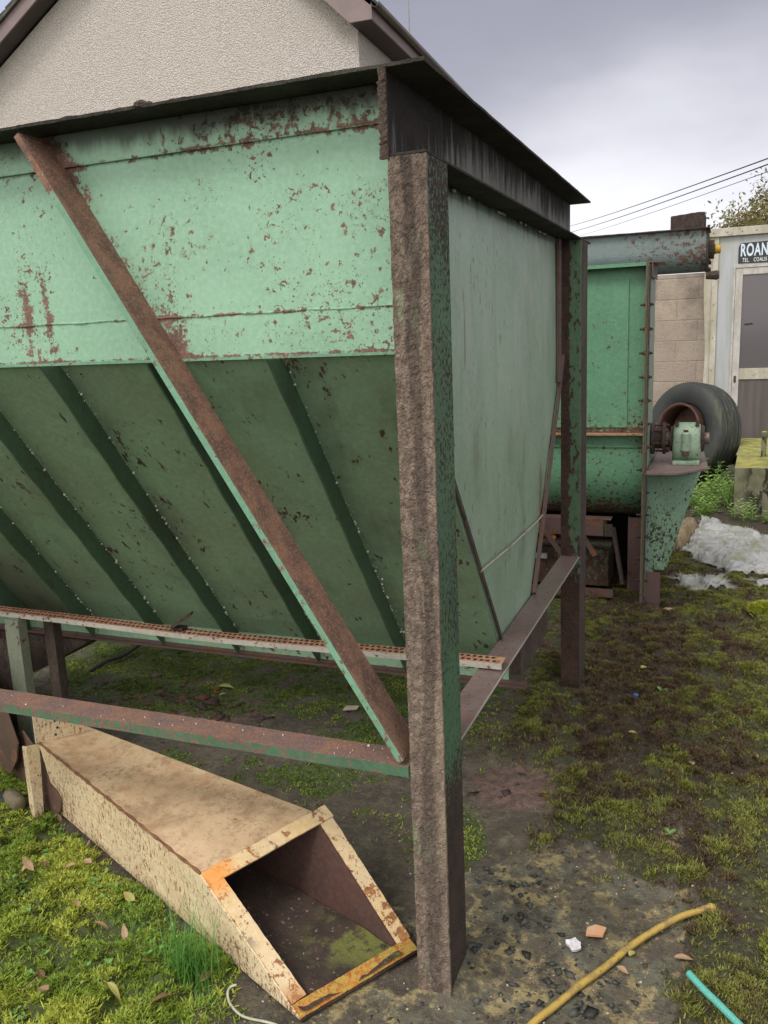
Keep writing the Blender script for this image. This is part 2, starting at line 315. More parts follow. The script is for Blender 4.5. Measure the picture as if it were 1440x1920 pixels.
class G:
    """collects shapes, then builds ONE mesh"""
    def __init__(s): s.V, s.F = [], []
    def add(s, V, F):
        n = len(s.V); s.V += [tuple(v) for v in V]; s.F += [tuple(i + n for i in f) for f in F]; return s
    def box(s, a, b):
        x0, y0, z0 = a; x1, y1, z1 = b
        return s.add([(x0,y0,z0),(x1,y0,z0),(x1,y1,z0),(x0,y1,z0),(x0,y0,z1),(x1,y0,z1),(x1,y1,z1),(x0,y1,z1)],
              [(0,3,2,1),(4,5,6,7),(0,1,5,4),(1,2,6,5),(2,3,7,6),(3,0,4,7)])
    def prism(s, pts, t):
        n = len(pts); t = Vector(t); P = [Vector(p) for p in pts]
        return s.add(P + [p + t for p in P], [tuple(range(n))[::-1], tuple(range(n, 2*n))] + [(i, (i+1) % n, n+(i+1) % n, n+i) for i in range(n)])
    def bar(s, a, b, u, wu, v, wv):
        """box along a->b; spans 0..wu along u and 0..wv along v"""
        a, b, u, v = map(Vector, (a, b, u, v)); u = u*wu; v = v*wv
        return s.add([a, a+u, a+u+v, a+v, b, b+u, b+u+v, b+v], [(0,1,2,3),(4,7,6,5),(0,4,5,1),(1,5,6,2),(2,6,7,3),(3,7,4,0)])
    def tube(s, pts, r, n=10, cap=True):
        pts = [Vector(p) for p in pts]; R = r if isinstance(r, (list, tuple)) else [r]*len(pts); V = []; F = []
        up = None
        for i, p in enumerate(pts):
            d = (pts[min(i+1, len(pts)-1)] - pts[max(i-1, 0)]).normalized()
            if up is None: up = d.orthogonal().normalized()
            up = (up - d*up.dot(d)).normalized(); w_ = d.cross(up)
            V += [p + (up*math.cos(k*2*math.pi/n) + w_*math.sin(k*2*math.pi/n))*R[i] for k in range(n)]
        for i in range(len(pts)-1):
            F += [(i*n+k, i*n+(k+1) % n, (i+1)*n+(k+1) % n, (i+1)*n+k) for k in range(n)]
        if cap: F += [tuple(range(n))[::-1], tuple((len(pts)-1)*n+k for k in range(n))]
        return s.add(V, F)
    def lathe(s, c, axis, prof, n=32, closed=False):
        """prof: list of (along axis, radius)"""
        c, ax = Vector(c), Vector(axis).normalized(); u = ax.orthogonal().normalized(); v = ax.cross(u); V = []; F = []
        m_ = len(prof)
        for h, r in prof: V += [c + ax*h + (u*math.cos(k*2*math.pi/n) + v*math.sin(k*2*math.pi/n))*r for k in range(n)]
        for i in range(m_ if closed else m_-1):
            j = (i+1) % m_
            F += [(i*n+k, i*n+(k+1) % n, j*n+(k+1) % n, j*n+k) for k in range(n)]
        if not closed: F += [tuple(range(n))[::-1], tuple((m_-1)*n+k for k in range(n))]
        return s.add(V, F)
    def build(s, name, mat, parent=None, smooth=False, bevel=0): return mesh(name, s.V, s.F, mat, parent, smooth, bevel)

# value noise in numpy
_T = np.random.default_rng(3).random((512, 512))
def vn(x, y, seed=0):
    x = np.asarray(x, float) + seed*17.31; y = np.asarray(y, float) + seed*9.17
    xi = np.floor(x).astype(int); yi = np.floor(y).astype(int); fx = x - xi; fy = y - yi
    fx = fx*fx*(3-2*fx); fy = fy*fy*(3-2*fy)
    g = lambda i, j: _T[(xi+i) % 512, (yi+j) % 512]
    return (g(0,0)*(1-fx)+g(1,0)*fx)*(1-fy)+(g(0,1)*(1-fx)+g(1,1)*fx)*fy
def fbm(x, y, s=1., o=4, seed=0):
    t = 0; a = 1.; n = 0
    for i in range(o): t = t + a*vn(np.asarray(x)*s, np.asarray(y)*s, seed+i*3); n += a; a *= .55; s *= 2.03
    return t/n
def sst(x, a, b): t = np.clip((x-a)/(b-a), 0, 1); return t*t*(3-2*t)

# ------------------------------------------------------------------ ground regions
def chute_side(x, y):   # >0 in front of (camera side of) the chute's lower edge
    n = np.array([-.41, -.912]); return (x+.43)*n[0] + (y+.125)*n[1]
def regions(x, y):
    wob = (fbm(x, y, 3.2, 4, 1) - .5); wob2 = fbm(x, y, 9, 3, 5) - .5
    cs = chute_side(x, y) + wob*.18
    left = sst(cs, -.02, .05)*sst(-x + wob*.25, .50, .62)
    left = np.maximum(left, sst(-x, 1.45, 1.7)*sst(-y, -.6, -.25))
    under = sst(y + wob*.6, 1.02, 1.35)*sst(-y + wob*.4, -2.35, -2.0)*sst(-x, .18, .45)*sst(wob2, -.28, .0)
    under = np.maximum(under, .9*sst(-np.hypot((x+.2)/.16, (y-.62)/.24) + wob, -1.1, -.6))
    under = np.maximum(under, .75*sst(wob + wob2*.5, -.03, .08)*sst(-x, .1, .3)*sst(y, .5, .8))
    bare = sst(-np.hypot((x-.12)/.38, (y-.14)/.56) + wob*2.2 + wob2*1.0, -1.25, -.75)
    rightd = sst(x + wob*.2, -.02, .12)*(1-bare)*sst(-x, -9, -1.0)
    rightd = np.maximum(rightd, sst(x, -.35, -.1)*sst(y + wob*.4, 1.05, 1.35)*sst(-y, -5.5, -4.5)*(1-bare))
    brown = sst(-np.hypot((x-.18)/.42, (y-2.2)/1.3) + wob*1.5 + wob2*.6, -1.15, -.35)
    brown = np.maximum(brown, .9*sst(wob2 + wob*.6, -.03, .10))
    return dict(left=left, under=under, right=rightd, brown=brown, bare=bare)
def gh(x, y):
    x = np.asarray(x, float); y = np.asarray(y, float)
    r = regions(x, y); near = 1/(1 + (np.hypot(x, y-1)/7)**4)
    h = (fbm(x, y, 2.2, 3, 2) - .5)*.03
    h = h + r['left']*(.008 + .030*sst(fbm(x, y, 13, 4, 31), .40, .62)) + r['right']*(.002 + .034*sst(fbm(x, y, 14, 4, 35), .44, .64)) + r['under']*(fbm(x, y, 13, 3, 9)-.4)*.022
    h = h + (fbm(x, y, 40, 2, 11) - .5)*.010
    # keep ground low around feet and the chute
    h = h - .006
    chd = np.clip(1 - np.abs(chute_side(x, y) + .18)/.24, 0, 1)*(x > -1.6)*(x < -.05)*(y < .8)
    h = h*(1-chd) - .006*chd
    h = h + .020*np.exp(-(((x+.02)/.07)**2 + ((y-.09)/.10)**2)**1.5)
    return h*near
def axis(segs):
    out = [segs[0][0]]
    for a_, b_, st in segs:
        n = max(1, round((b_-a_)/st)); out += list(np.linspace(a_, b_, n+1)[1:])
    return np.array(out)
gx = axis([(-400,-80,40),(-80,-20,6),(-20,-6,1),(-6,-2.6,.08),(-2.6,1.15,.0125),(1.15,2.5,.06),(2.5,8,.5),(8,40,4),(40,400,40)])
gy = axis([(-200,-20,30),(-20,-3,1.2),(-3,-.6,.1),(-.6,1.6,.0125),(1.6,3.6,.02),(3.6,7,.05),(7,10,.2),(10,40,3),(40,600,40)])
GX, GY = np.meshgrid(gx, gy); nx_, ny_ = len(gx), len(gy)
GZ = gh(GX, GY); co = np.stack([GX, GY, GZ], -1).reshape(-1, 3)
idx = np.arange(nx_*ny_).reshape(ny_, nx_)
q = np.stack([idx[:-1,:-1], idx[:-1,1:], idx[1:,1:], idx[1:,:-1]], -1).reshape(-1, 4)
me = bpy.data.meshes.new('ground'); me.vertices.add(len(co)); me.vertices.foreach_set('co', co.ravel())
me.loops.add(q.size); me.loops.foreach_set('vertex_index', q.ravel()); me.polygons.add(len(q))
me.polygons.foreach_set('loop_start', np.arange(0, q.size, 4)); me.polygons.foreach_set('loop_total', np.full(len(q), 4))
me.polygons.foreach_set('use_smooth', np.ones(len(q), bool)); me.update()
rg = regions(GX, GY)
for nm, a_ in (('mossA', np.maximum(rg['left'], rg['under'])), ('mossB', rg['right']), ('brownm', rg['brown']), ('bare', rg['bare'])):
    at = me.attributes.new(nm, 'FLOAT', 'POINT'); at.data.foreach_set('value', a_.ravel().astype(np.float32))
m = M('muddy_yard'); X, Y, Z = m.P
mud = m.mix(m.noise(7, 6, .65).ss(.38, .66), (.062, .050, .037), (.115, .092, .070))
mud = m.mix(m.noise(45, 5, .7, off=3).ss(.5, .7)*.7, mud, (.045, .038, .030))
mud = m.mix(m.noise(19, 6, .7, off=33).ss(.52, .62)*.5, mud, (.13, .125, .075))
redp = ((X+.05)/.22).pw(2) + ((Y-1.0)/.16).pw(2)
redq = ((X+1.6)/.42).pw(2) + ((Y-1.28)/.20).pw(2)
rp = (redp.min(redq) + (m.noise(9, 5, off=6)-.5)*2.2).ss(.5, 1.3, 1, 0)
mud = m.mix(rp*.75, mud, m.mix(m.noise(40, 4).ss(.4, .6), (.17, .095, .08), (.085, .055, .048)))
bare = m.mix(m.noise(6, 6, .68, off=2).ss(.40, .60), (.135, .135, .10), (.105, .088, .062))
bare = m.mix(m.noise(11, 6, .75, off=8).ss(.48, .58)*.8, bare, (.38, .305, .145))
bare = m.mix(m.noise(17, 6, .7, off=18).ss(.50, .60)*.7, bare, (.075, .066, .055))
bare = m.mix(m.noise(26, 4, .7, off=28).ss(.64, .68)*.7, bare, (.40, .25, .15))
bf = E(m, m.attr('bare').outputs['Fac']); col = m.mix((bf + (m.noise(14, 5, .6, off=9)-.5)*.9).ss(.35, .65), mud, bare)
A_ = E(m, m.attr('mossA').outputs['Fac']); B_ = E(m, m.attr('mossB').outputs['Fac']); Br = E(m, m.attr('brownm').outputs['Fac'])
nz = (m.noise(30, 5, .7, off=12)-.5)*.7
col = m.mix((B_ + nz).ss(.4, .7)*.85, col, m.mix((Br + nz).ss(.3, .7), m.mix(m.noise(50, 4).ss(.4, .6), (.065, .07, .022), (.03, .032, .016)), (.045, .031, .022)))
col = m.mix((A_ + nz).ss(.35, .65)*.9, col, m.mix(m.noise(60, 4).ss(.4, .62), (.07, .11, .015), (.030, .045, .010)))
far = Y.ss(5.0, 9.0); col = m.mix(far*.6, col, m.mix(m.noise(3, 5, .7).ss(.4, .6), (.09, .085, .06), (.05, .06, .03)))
col = m.mix(bf*m.noise(5, 5, .7, off=61).ss(.5, .62)*.6, col, (.045, .037, .028)); wet = (m.noise(3.5, 4, .6, off=21)).ss(.45, .65)
col = m.mix(m.noise(85, 5, .75, off=44).ss(.54, .66)*.55, col, (.20, .175, .13)); col = m.mix(m.noise(28, 6, .75, off=45).ss(.52, .64)*.5, col, (.035, .030, .024))
bmp = m.noise(120, 5, .7)*.6 + m.noise(35, 5, .65, off=4)*.8
m_ground = m.out(col, .92 - wet*.3, bmp, 1.0, .010)
g = newobj('ground', me, m_ground); tag(g, kind='structure')

# ------------------------------------------------------------------ vectorised scatter of little blades
def blades(name, cx, cy, cz, n_per, hgt, wid, spread, lean, colA, colB, mixv, mat, label, cat='moss', seed=1):
    """cx.. arrays of tuft centres; every tuft gets n_per bent slivers; ONE mesh"""
    r = np.random.default_rng(seed); n = len(cx); k = n*n_per
    cx, cy, cz, mixv, hs = [np.repeat(a_, n_per) for a_ in (cx, cy, cz, mixv, hgt)]
    th = r.random(k)*2*np.pi; bx = cx + r.normal(0, spread, k); by = cy + r.normal(0, spread, k)
    h = hs*(.5 + r.random(k)); ln = lean*h*(.3 + r.random(k)*1.2); wd = wid*(.6 + r.random(k)*.9)
    ox, oy = np.cos(th), np.sin(th); ph = th + np.pi/2 + r.normal(0, .5, k); px, py = np.cos(ph)*wd, np.sin(ph)*wd
    z0 = cz - .003
    a_ = np.stack([bx-px*.5, by-py*.5, z0], -1); b_ = np.stack([bx+px*.5, by+py*.5, z0], -1)
    c_ = np.stack([bx+ox*ln*.55+px*.55, by+oy*ln*.55+py*.55, z0+h*.65], -1); d_ = np.stack([bx+ox*ln, by+oy*ln, z0+h], -1)
    e_ = np.stack([bx+ox*ln*.55-px*.55, by+oy*ln*.55-py*.55, z0+h*.65], -1)
    co = np.stack([a_, b_, c_, d_, e_], 1).reshape(-1, 3)
    base = np.arange(k)*5; q = (base[:, None] + np.arange(5)[None]).ravel()
    me = bpy.data.meshes.new(name); me.vertices.add(k*5); me.vertices.foreach_set('co', co.ravel())
    me.loops.add(k*5); me.loops.foreach_set('vertex_index', q); me.polygons.add(k)
    me.polygons.foreach_set('loop_start', np.arange(0, k*5, 5)); me.polygons.foreach_set('loop_total', np.full(k, 5)); me.update()
    t = np.clip(mixv + r.normal(0, .16, k), 0, 1)[:, None]; br = (.65 + .8*r.random(k))[:, None]
    c = (np.array(colA)[None]*(1-t) + np.array(colB)[None]*t)*br
    c = np.concatenate([c, np.ones((k, 1))], 1); c = np.repeat(c, 5, 0)
    ca = me.color_attributes.new('tint', 'FLOAT_COLOR', 'POINT'); ca.data.foreach_set('color', c.ravel().astype(np.float32))
    o = newobj(name, me, mat); tag(o, label, cat, kind='stuff'); return o
m = M('leafy_tint'); at = m.attr('tint')
b = m.node('ShaderNodeBsdfPrincipled'); m.link(at.outputs['Color'], b.inputs['Base Color']); b.inputs['Roughness'].default_value = .6
tr = m.node('ShaderNodeBsdfTranslucent'); m.link(at.outputs['Color'], tr.inputs[0]); mx = m.node('ShaderNodeMixShader'); mx.inputs[0].default_value = .3
m.link(b.outputs[0], mx.inputs[1]); m.link(tr.outputs[0], mx.inputs[2]); o_ = m.node('ShaderNodeOutputMaterial'); m.link(mx.outputs[0], o_.inputs[0]); m_tint = m.mat

def scatter(n, x0, x1, y0, y1, dens, seed):
    r = np.random.default_rng(seed); x = x0 + (x1-x0)*r.random(n); y = y0 + (y1-y0)*r.random(n)
    d = dens(x, y); k = r.random(n) < d; return x[k], y[k]
# lush moss, front left
x, y = scatter(46000, -2.6, -.45, -.75, .95, lambda x, y: regions(x, y)['left']*(.25 + .75*sst(fbm(x, y, 13, 4, 31), .38, .5)), 11)
blades('lush_moss', x, y, gh(x, y), 12, .0045 + .006*fbm(x, y, 8, 2, 3), .0030, .0048, 1.4, (.17, .26, .02), (.40, .44, .06),
       sst(fbm(x, y, 7, 3, 40), .35, .65), m_tint, 'bright green cushion moss covering the bottom left corner', seed=2)
# moss under the hopper
x, y = scatter(40000, -3.2, -.0, .3, 2.7, lambda x, y: regions(x, y)['under']*(.25 + .75*sst(fbm(x, y, 14, 3, 33), .40, .55)), 12)
blades('shaded_moss', x, y, gh(x, y), 7, .005 + .004*fbm(x, y, 8, 2, 3), .0034, .006, 1.2, (.12, .19, .02), (.28, .33, .05),
       sst(fbm(x, y, 6, 3, 41), .35, .65), m_tint, 'green moss film on the mud below the hopper', seed=3)
# rough olive and brown moss, right
x, y = scatter(95000, -.35, 1.35, -.55, 4.6, lambda x, y: regions(x, y)['right']*(.10 + .90*sst(fbm(x, y, 14, 4, 35), .42, .52)), 13)
br = regions(x, y)['brown']; tn = np.clip(br*.9 + .12 + (fbm(x, y, 26, 3, 50)-.5)*2.4, 0, 1)
blades('olive_moss', x, y, gh(x, y), 14, .0045 + .007*fbm(x, y, 9, 2, 3)*fbm(x, y, 30, 2, 4)*2, .0021, .0062, 1.2, (.235, .26, .045), (.11, .064, .036), tn, m_tint,
       'patchy olive and dead brown moss over the yard right of the front leg', seed=4)
# bits of rubbish and grit
def grit(name, n, dens, size, cols, seed, label, flat=.5, box_=(-2.2, 1.3, -.5, 3.6), cat='debris'):
    x, y = scatter(n, *box_, dens, seed); r = np.random.default_rng(seed+5); k = len(x); z = gh(x, y)
    V = np.array([(1,0,0),(0,1,0),(-1,0,0),(0,-1,0),(.1,.1,1),(-.1,.1,-1)], float)
    F = [(0,1,4),(1,2,4),(2,3,4),(3,0,4),(1,0,5),(2,1,5),(3,2,5),(0,3,5)]
    s = size*(.45 + r.random(k)**2*1.6); th = r.random(k)*6.28
    vv = V[None]*(.65 + .7*r.random((k, 6, 1))) + r.normal(0, .22, (k, 6, 3)); vv[..., 0] *= (.7+r.random(k))[:, None]; vv[..., 2] *= flat
    c, sn = np.cos(th)[:, None], np.sin(th)[:, None]
    vx = (vv[..., 0]*c - vv[..., 1]*sn)*s[:, None] + x[:, None]; vy = (vv[..., 0]*sn + vv[..., 1]*c)*s[:, None] + y[:, None]
    vz = vv[..., 2]*s[:, None] + (z + s*flat*.45)[:, None]
    co = np.stack([vx, vy, vz], -1).reshape(-1, 3); q = (np.arange(k)[:, None, None]*6 + np.array(F)[None]).reshape(-1)
    me = bpy.data.meshes.new(name); me.vertices.add(k*6); me.vertices.foreach_set('co', co.ravel()); nf = k*8
    me.loops.add(nf*3); me.loops.foreach_set('vertex_index', q); me.polygons.add(nf)
    me.polygons.foreach_set('loop_start', np.arange(0, nf*3, 3)); me.polygons.foreach_set('loop_total', np.full(nf, 3)); me.update()
    cc = np.array(cols)[r.integers(0, len(cols), k)]*(.7+.6*r.random((k, 1))); cc = np.repeat(np.concatenate([cc, np.ones((k, 1))], 1), 6, 0)
    ca = me.color_attributes.new('tint', 'FLOAT_COLOR', 'POINT'); ca.data.foreach_set('color', cc.ravel().astype(np.float32))
    return tag(newobj(name, me, m_tint), label, cat, kind='stuff')
grit('pale_crumbs', 5000, lambda x, y: .06 + .5*regions(x, y)['bare'] + .25*(np.abs(y-.3) < .6)*(x > -.6), .0025, [(.6,.56,.45),(.5,.42,.25),(.7,.7,.66),(.35,.25,.14)], 61,
     'tiny pale crumbs and seeds littered over the mud', .5)
grit('loose_grit', 16000, lambda x, y: .10 + .75*regions(x, y)['bare'] + .1*(x < -.3), .0030, [(.09,.08,.07),(.16,.13,.10),(.06,.06,.055),(.22,.19,.14)], 62,
     'dark grit scattered on the bare ground beside the front leg', .5)
def cluster(x, y):
    d = 0
    for cx_, cy_, s_ in ((.09,.36,.045),(.05,.22,.05),(.085,.155,.03),(.02,.16,.03),(.26,.09,.05),(.2,.19,.05),(.11,.49,.05),(.16,.02,.05),(.33,.15,.05),(-.02,.5,.03)):
        d = d + np.exp(-((x-cx_)**2+(y-cy_)**2)/s_**2/2)
    return np.clip(d, 0, 1)*.5
grit('coal_pebbles', 1500, cluster, .0062, [(.07,.075,.07),(.095,.10,.09),(.05,.052,.05)], 63, 'black coal like pebbles beside the front leg foot', .6, (-.1, .5, -.1, .6), 'gravel')
def flk(x, y): return np.exp(-(((x+1.62)/.32)**2+((y-1.27)/.13)**2))*.8 + np.exp(-(((x+.1)/.16)**2+((y-1.0)/.12)**2))*.25
grit('rust_flakes', 2600, flk, .019, [(.085,.05,.043),(.06,.037,.034),(.19,.075,.035),(.11,.075,.065)], 64, 'reddish brown rust flakes fallen beneath the hopper', .10, (-2.5, .2, .8, 1.7), 'flakes')

# ------------------------------------------------------------------ THE HOPPER
H = thing('feed_hopper', (0, 0, 0), 'large green rusty steel feed hopper standing on angle iron legs, filling the middle', 'hopper')
LX = -2.60   # left end of the hopper body
def rough_plate(name, x0, x1, y0, y1, z0, z1, mat, parent, amp=.004, step=.02, seed=1):
    """thin horizontal plate whose outer edges are ragged with rust"""
    xs = np.arange(x0, x1+1e-6, step) ; xs[-1] = x1
    ys = np.arange(y0, y1+1e-6, step) ; ys[-1] = y1
    ring = [(x_, y0, 0, -1) for x_ in xs[:-1]] + [(x1, y_, 1, 0) for y_ in ys[:-1]] + [(x_, y1, 0, 1) for x_ in xs[:0:-1]] + [(x0, y_, -1, 0) for y_ in ys[:0:-1]]
    V = []; n = len(ring)
    for k, (x_, y_, nx, ny) in enumerate(ring):
        f = (fbm(np.array([k*.37]), np.array([seed*3.3]), 1, 3, seed)[0] - .5)*2*amp
        g_ = (fbm(np.array([k*.41]), np.array([seed*7.3]), 1, 3, seed+2)[0] - .5)*2*amp*.7
        V.append((x_+nx*f, y_+ny*f, z0 + g_*.3)); 
    for k in range(n):
        x_, y_, z_ = V[k]; g_ = (fbm(np.array([k*.53]), np.array([seed*1.3]), 1, 3, seed+4)[0] - .4)*amp*1.3
        V.append((x_, y_, z1 + max(0, g_)))
    F = [tuple(range(n))[::-1], tuple(range(n, 2*n))] + [(k, (k+1) % n, n+(k+1) % n, n+k) for k in range(n)]
    return mesh(name, V, F, mat, parent)
# front and back upper panels
def gridplate(name, P0, U, V_, nu, nv, thick, mat, parent, amp=0., s=2.5, seed=1):
    """thin wavy plate: P0 + u*U + v*V"""
    P0, U, V_ = map(np.array, (P0, U, V_)); P0 = P0.astype(float); N_ = np.cross(U, V_); N_ = N_/np.linalg.norm(N_)
    u, v = np.meshgrid(np.linspace(0, 1, nu), np.linspace(0, 1, nv)); lu, lv = np.linalg.norm(U), np.linalg.norm(V_)
    edge = np.minimum(np.minimum(u, 1-u), np.minimum(v, 1-v))
    d = (fbm(u*lu, v*lv, s, 3, seed) - .5)*2*amp*np.clip(edge*8, 0, 1)
    P = P0 + u[..., None]*U + v[..., None]*V_ + d[..., None]*N_; n = nu*nv
    A = P.reshape(-1, 3); B = A - N_*thick; idx = np.arange(n).reshape(nv, nu)
    F = [tuple(f) for f in np.stack([idx[:-1,:-1], idx[:-1,1:], idx[1:,1:], idx[1:,:-1]], -1).reshape(-1, 4)]
    F += [tuple(i + n for i in f[::-1]) for f in F]
    for row in (idx[0], idx[:, -1], idx[-1, ::-1], idx[::-1, 0]):
        F += [(row[k+1], row[k], row[k]+n, row[k+1]+n) for k in range(len(row)-1)]
    return mesh(name, np.concatenate([A, B]), [tuple(map(int, f)) for f in F], mat, parent)
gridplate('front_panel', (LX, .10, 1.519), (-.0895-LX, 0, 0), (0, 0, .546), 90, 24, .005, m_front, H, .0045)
g = G(); N_ = 120; g.tube([(-.10 - 2.45*i/N_, .0985 + .0006*math.sin(i*1.3), 1.617 + .001*math.sin(i*.7)) for i in range(N_+1)], [.0022 + .0008*math.sin(i*2.1) for i in range(N_+1)], 6); g.build('weld_line', m_front, H)
gridplate('back_panel', (LX, 2.03, 1.519), (-.0895-LX, 0, 0), (0, 0, .544), 4, 4, .005, m_slope, H)
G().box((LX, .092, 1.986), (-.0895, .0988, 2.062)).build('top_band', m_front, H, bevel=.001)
G().box((LX, .098, 1.512), (-.0895, .106, 1.5185)).build('panel_lip', m_brace, H)
# sloping panels
A = (.112, 1.5165); Bp = (.862, .520)
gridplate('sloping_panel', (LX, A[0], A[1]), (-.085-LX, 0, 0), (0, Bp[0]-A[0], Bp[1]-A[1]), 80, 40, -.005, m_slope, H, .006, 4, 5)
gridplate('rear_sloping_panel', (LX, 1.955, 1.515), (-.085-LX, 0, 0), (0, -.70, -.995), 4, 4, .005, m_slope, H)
sl = Vector((0, Bp[0]-A[0], Bp[1]-A[1])).normalized(); nrm = Vector((0, sl.z, -sl.y)).normalized()
if nrm.y > 0: nrm = -nrm       # outward, toward the camera and down
for k in range(7):
    X0 = -.404 - .3285*k
    g = G(); a_ = Vector((X0, A[0], A[1])) + sl*.004; b_ = Vector((X0, Bp[0], Bp[1])) + sl*.055
    N_ = 24; pts = []
    for i in range(N_+1):
        p = a_.lerp(b_, i/N_); dpt = .058 + .002*math.sin(i*1.7+k)
        pts.append((p, p + nrm*dpt))
    o0 = pts[0][1]; tz = (1.5110 - o0.z)/sl.z; pts[0] = (pts[0][0] - sl*.004, o0 + sl*tz)
    g.prism([Vector((X0, .108, 1.511))] + [p for p, _ in pts[1:]] + [q_ for _, q_ in reversed(pts)], (-.006, 0, 0))
    g.build('rib', m_rib, H)
# weld beads along the ribs
for k in range(5):
    X0 = -.404 - .3285*k; rr = random.Random(k); g = G()
    for i in range(90):
        t = rr.random(); xo_ = .004 + abs(rr.gauss(0, .006)); p = Vector((X0+xo_, A[0], A[1])).lerp(Vector((X0+xo_, Bp[0], Bp[1])), t) + nrm*.0055; s_ = .0010 + rr.random()**3*.0035
        g.lathe(p, (rr.random(), rr.random(), 1), [(-s_, s_*.3), (0, s_), (s_, s_*.3)], 5)
    g.build('weld_spatter', m_speck, H)['kind'] = 'stuff'
# trough under the slopes
g = G(); g.box((LX, .858, .441), (-.06, .864, .522)); g.box((LX, 1.243, .441), (-.06, 1.249, .522)); g.build('trough_wall', m_skirt, H)
g = G(); g.box((LX, .838, .434), (-.002, .8575, .4405)); g.box((LX, .8525, .441), (-.002, .8575, .452)); g.box((LX, 1.250, .434), (-.002, 1.28, .440)); g.build('trough_flange', m_maroon, H)
G().box((-.055, .858, .47), (-.019, 1.29, .56)).build('trough_end_plate', m_darkrust, H)
# end panel
def endprof(x0, x1, pts, name, mat): return G().prism([(x0, a_, b_) for a_, b_ in pts], (x1-x0, 0, 0)).build(name, mat, H)
# subdivided end sheet so the plate can be dished
ys_l = lambda z: .1 if z > 1.505 else .1 + (1.505-z)*(.735/.925)
ys_r = lambda z: 1.975 if z > 1.5 else 1.975 - (1.5-z)*(.655/.87)
zs = np.concatenate([np.linspace(.585, 1.505, 34), np.linspace(1.53, 1.9, 14)]); nu = 50; V = []; F = []
for z_ in zs:
    for u_ in np.linspace(0, 1, nu):
        y_ = ys_l(z_)*(1-u_) + ys_r(z_)*u_; d_ = math.sin(math.pi*u_)*math.sin(math.pi*min(1, max(0, (z_-.585)/1.3)))*.012
        V.append((-.083 + d_ + (float(fbm(np.array([y_]), np.array([z_]), 2.3, 2, 12)[0]) - .5)*.010*min(1, 8*u_*(1-u_)), y_, z_))
n = len(V); V += [(v[0]-.006, v[1], v[2]) for v in V]
idx = np.arange(n).reshape(len(zs), nu)
F = [tuple(map(int, f)) for f in np.stack([idx[:-1,:-1], idx[:-1,1:], idx[1:,1:], idx[1:,:-1]], -1).reshape(-1, 4)]; F += [tuple(i+n for i in f[::-1]) for f in F]
for row in (idx[0], idx[:, -1], idx[-1, ::-1], idx[::-1, 0]): F += [(int(row[k+1]), int(row[k]), int(row[k])+n, int(row[k+1])+n) for k in range(len(row)-1)]
o = mesh('end_panel', V, F, m_end, H, smooth=True)
G().tube([(-.0745, .60, .884), (-.066, .95, .876), (-.068, 1.3, .868), (-.0755, 1.52, .862)], .0032, 6).build('weld_seam', m_galv, H)
g = G(); g.bar((-.078, 1.79, 1.9), (-.078, 1.79, 1.345), (0, 1, 0), .045, (1, 0, 0), .012)
g.bar((-.0775, 1.965, 1.50), (-.0775, 1.318, .60), (0, -.8, .6), .02, (1, 0, 0), .012); g.build('edge_angle', m_maroon, H)
g = G(); g.bar((-.0775, .108, 1.50), (-.0775, .835, .588), (0, .78, .62), .014, (1, 0, 0), .005); g.build('edge_weld', m_darkrust, H)
g = G(); rr = random.Random(31)
for y_ in (.42, .55, .86, .90, 1.15, 1.22, 1.45, 1.52):
    L_w = rr.uniform(.02, .06); g.tube([(-.0765, y_, 1.893), (-.075, y_+L_w*.5, 1.891), (-.0765, y_+L_w, 1.893)], [.003, .0045, .003], 6)
tag(g.build('stitch_weld', m_galv, H), kind='stuff')
endprof(-.089, -.083, [(-.002, 1.9), (2.13, 1.9), (2.13, 2.0625), (-.002, 2.0625)], 'end_band', m_endband)
# rough front edge of the end band
V = []; F = []; nz_ = 60
for i in range(nz_+1):
    z_ = 1.895 + .168*i/nz_; f = float(fbm(np.array([i*.5]), np.array([2.]), 1, 3, 6)[0]-.5)*.008
    V += [(-.094+f, -.006+f*.5, z_), (-.077-f*.6, -.006-f, z_), (-.078, .002, z_), (-.093, .002, z_)]
for i in range(nz_): F += [tuple(i*4+j for j in (k, (k+1) % 4)) + tuple((i+1)*4+j for j in ((k+1) % 4, k)) for k in range(4)]
mesh('band_edge', V, F, m_darkrust, H)
# ledge on top of the legs, top rim
G().box((-.082, 0, 1.8995), (0, 2.145, 1.905)).build('ledge', m_rimface, H, bevel=.001)
rough_plate('top_rim', LX-.01, .001, -.001, .105, 2.0632, 2.0692, m_rimface, H, .0045, .012, 3)
rough_plate('side_rim', -.16, .0012, .1055, 2.135, 2.0632, 2.0692, m_rimface, H, .0012, .03, 4)
# small muck lumps on the rim
g = G()
for (x_, s_) in ((-.66, .02), (-.64, .013), (-.58, .009), (-.87, .008), (-.95, .007), (-.03, .008)):
    g.lathe((x_, .012, 2.068), (.1, 0, 1), [(-.002, s_*1.0), (s_*.35, s_*.9), (s_*.6, s_*.5), (s_*.75, s_*.15)], 9)
tag(g.build('dirt_lump', m_darkrust, H), kind='stuff')
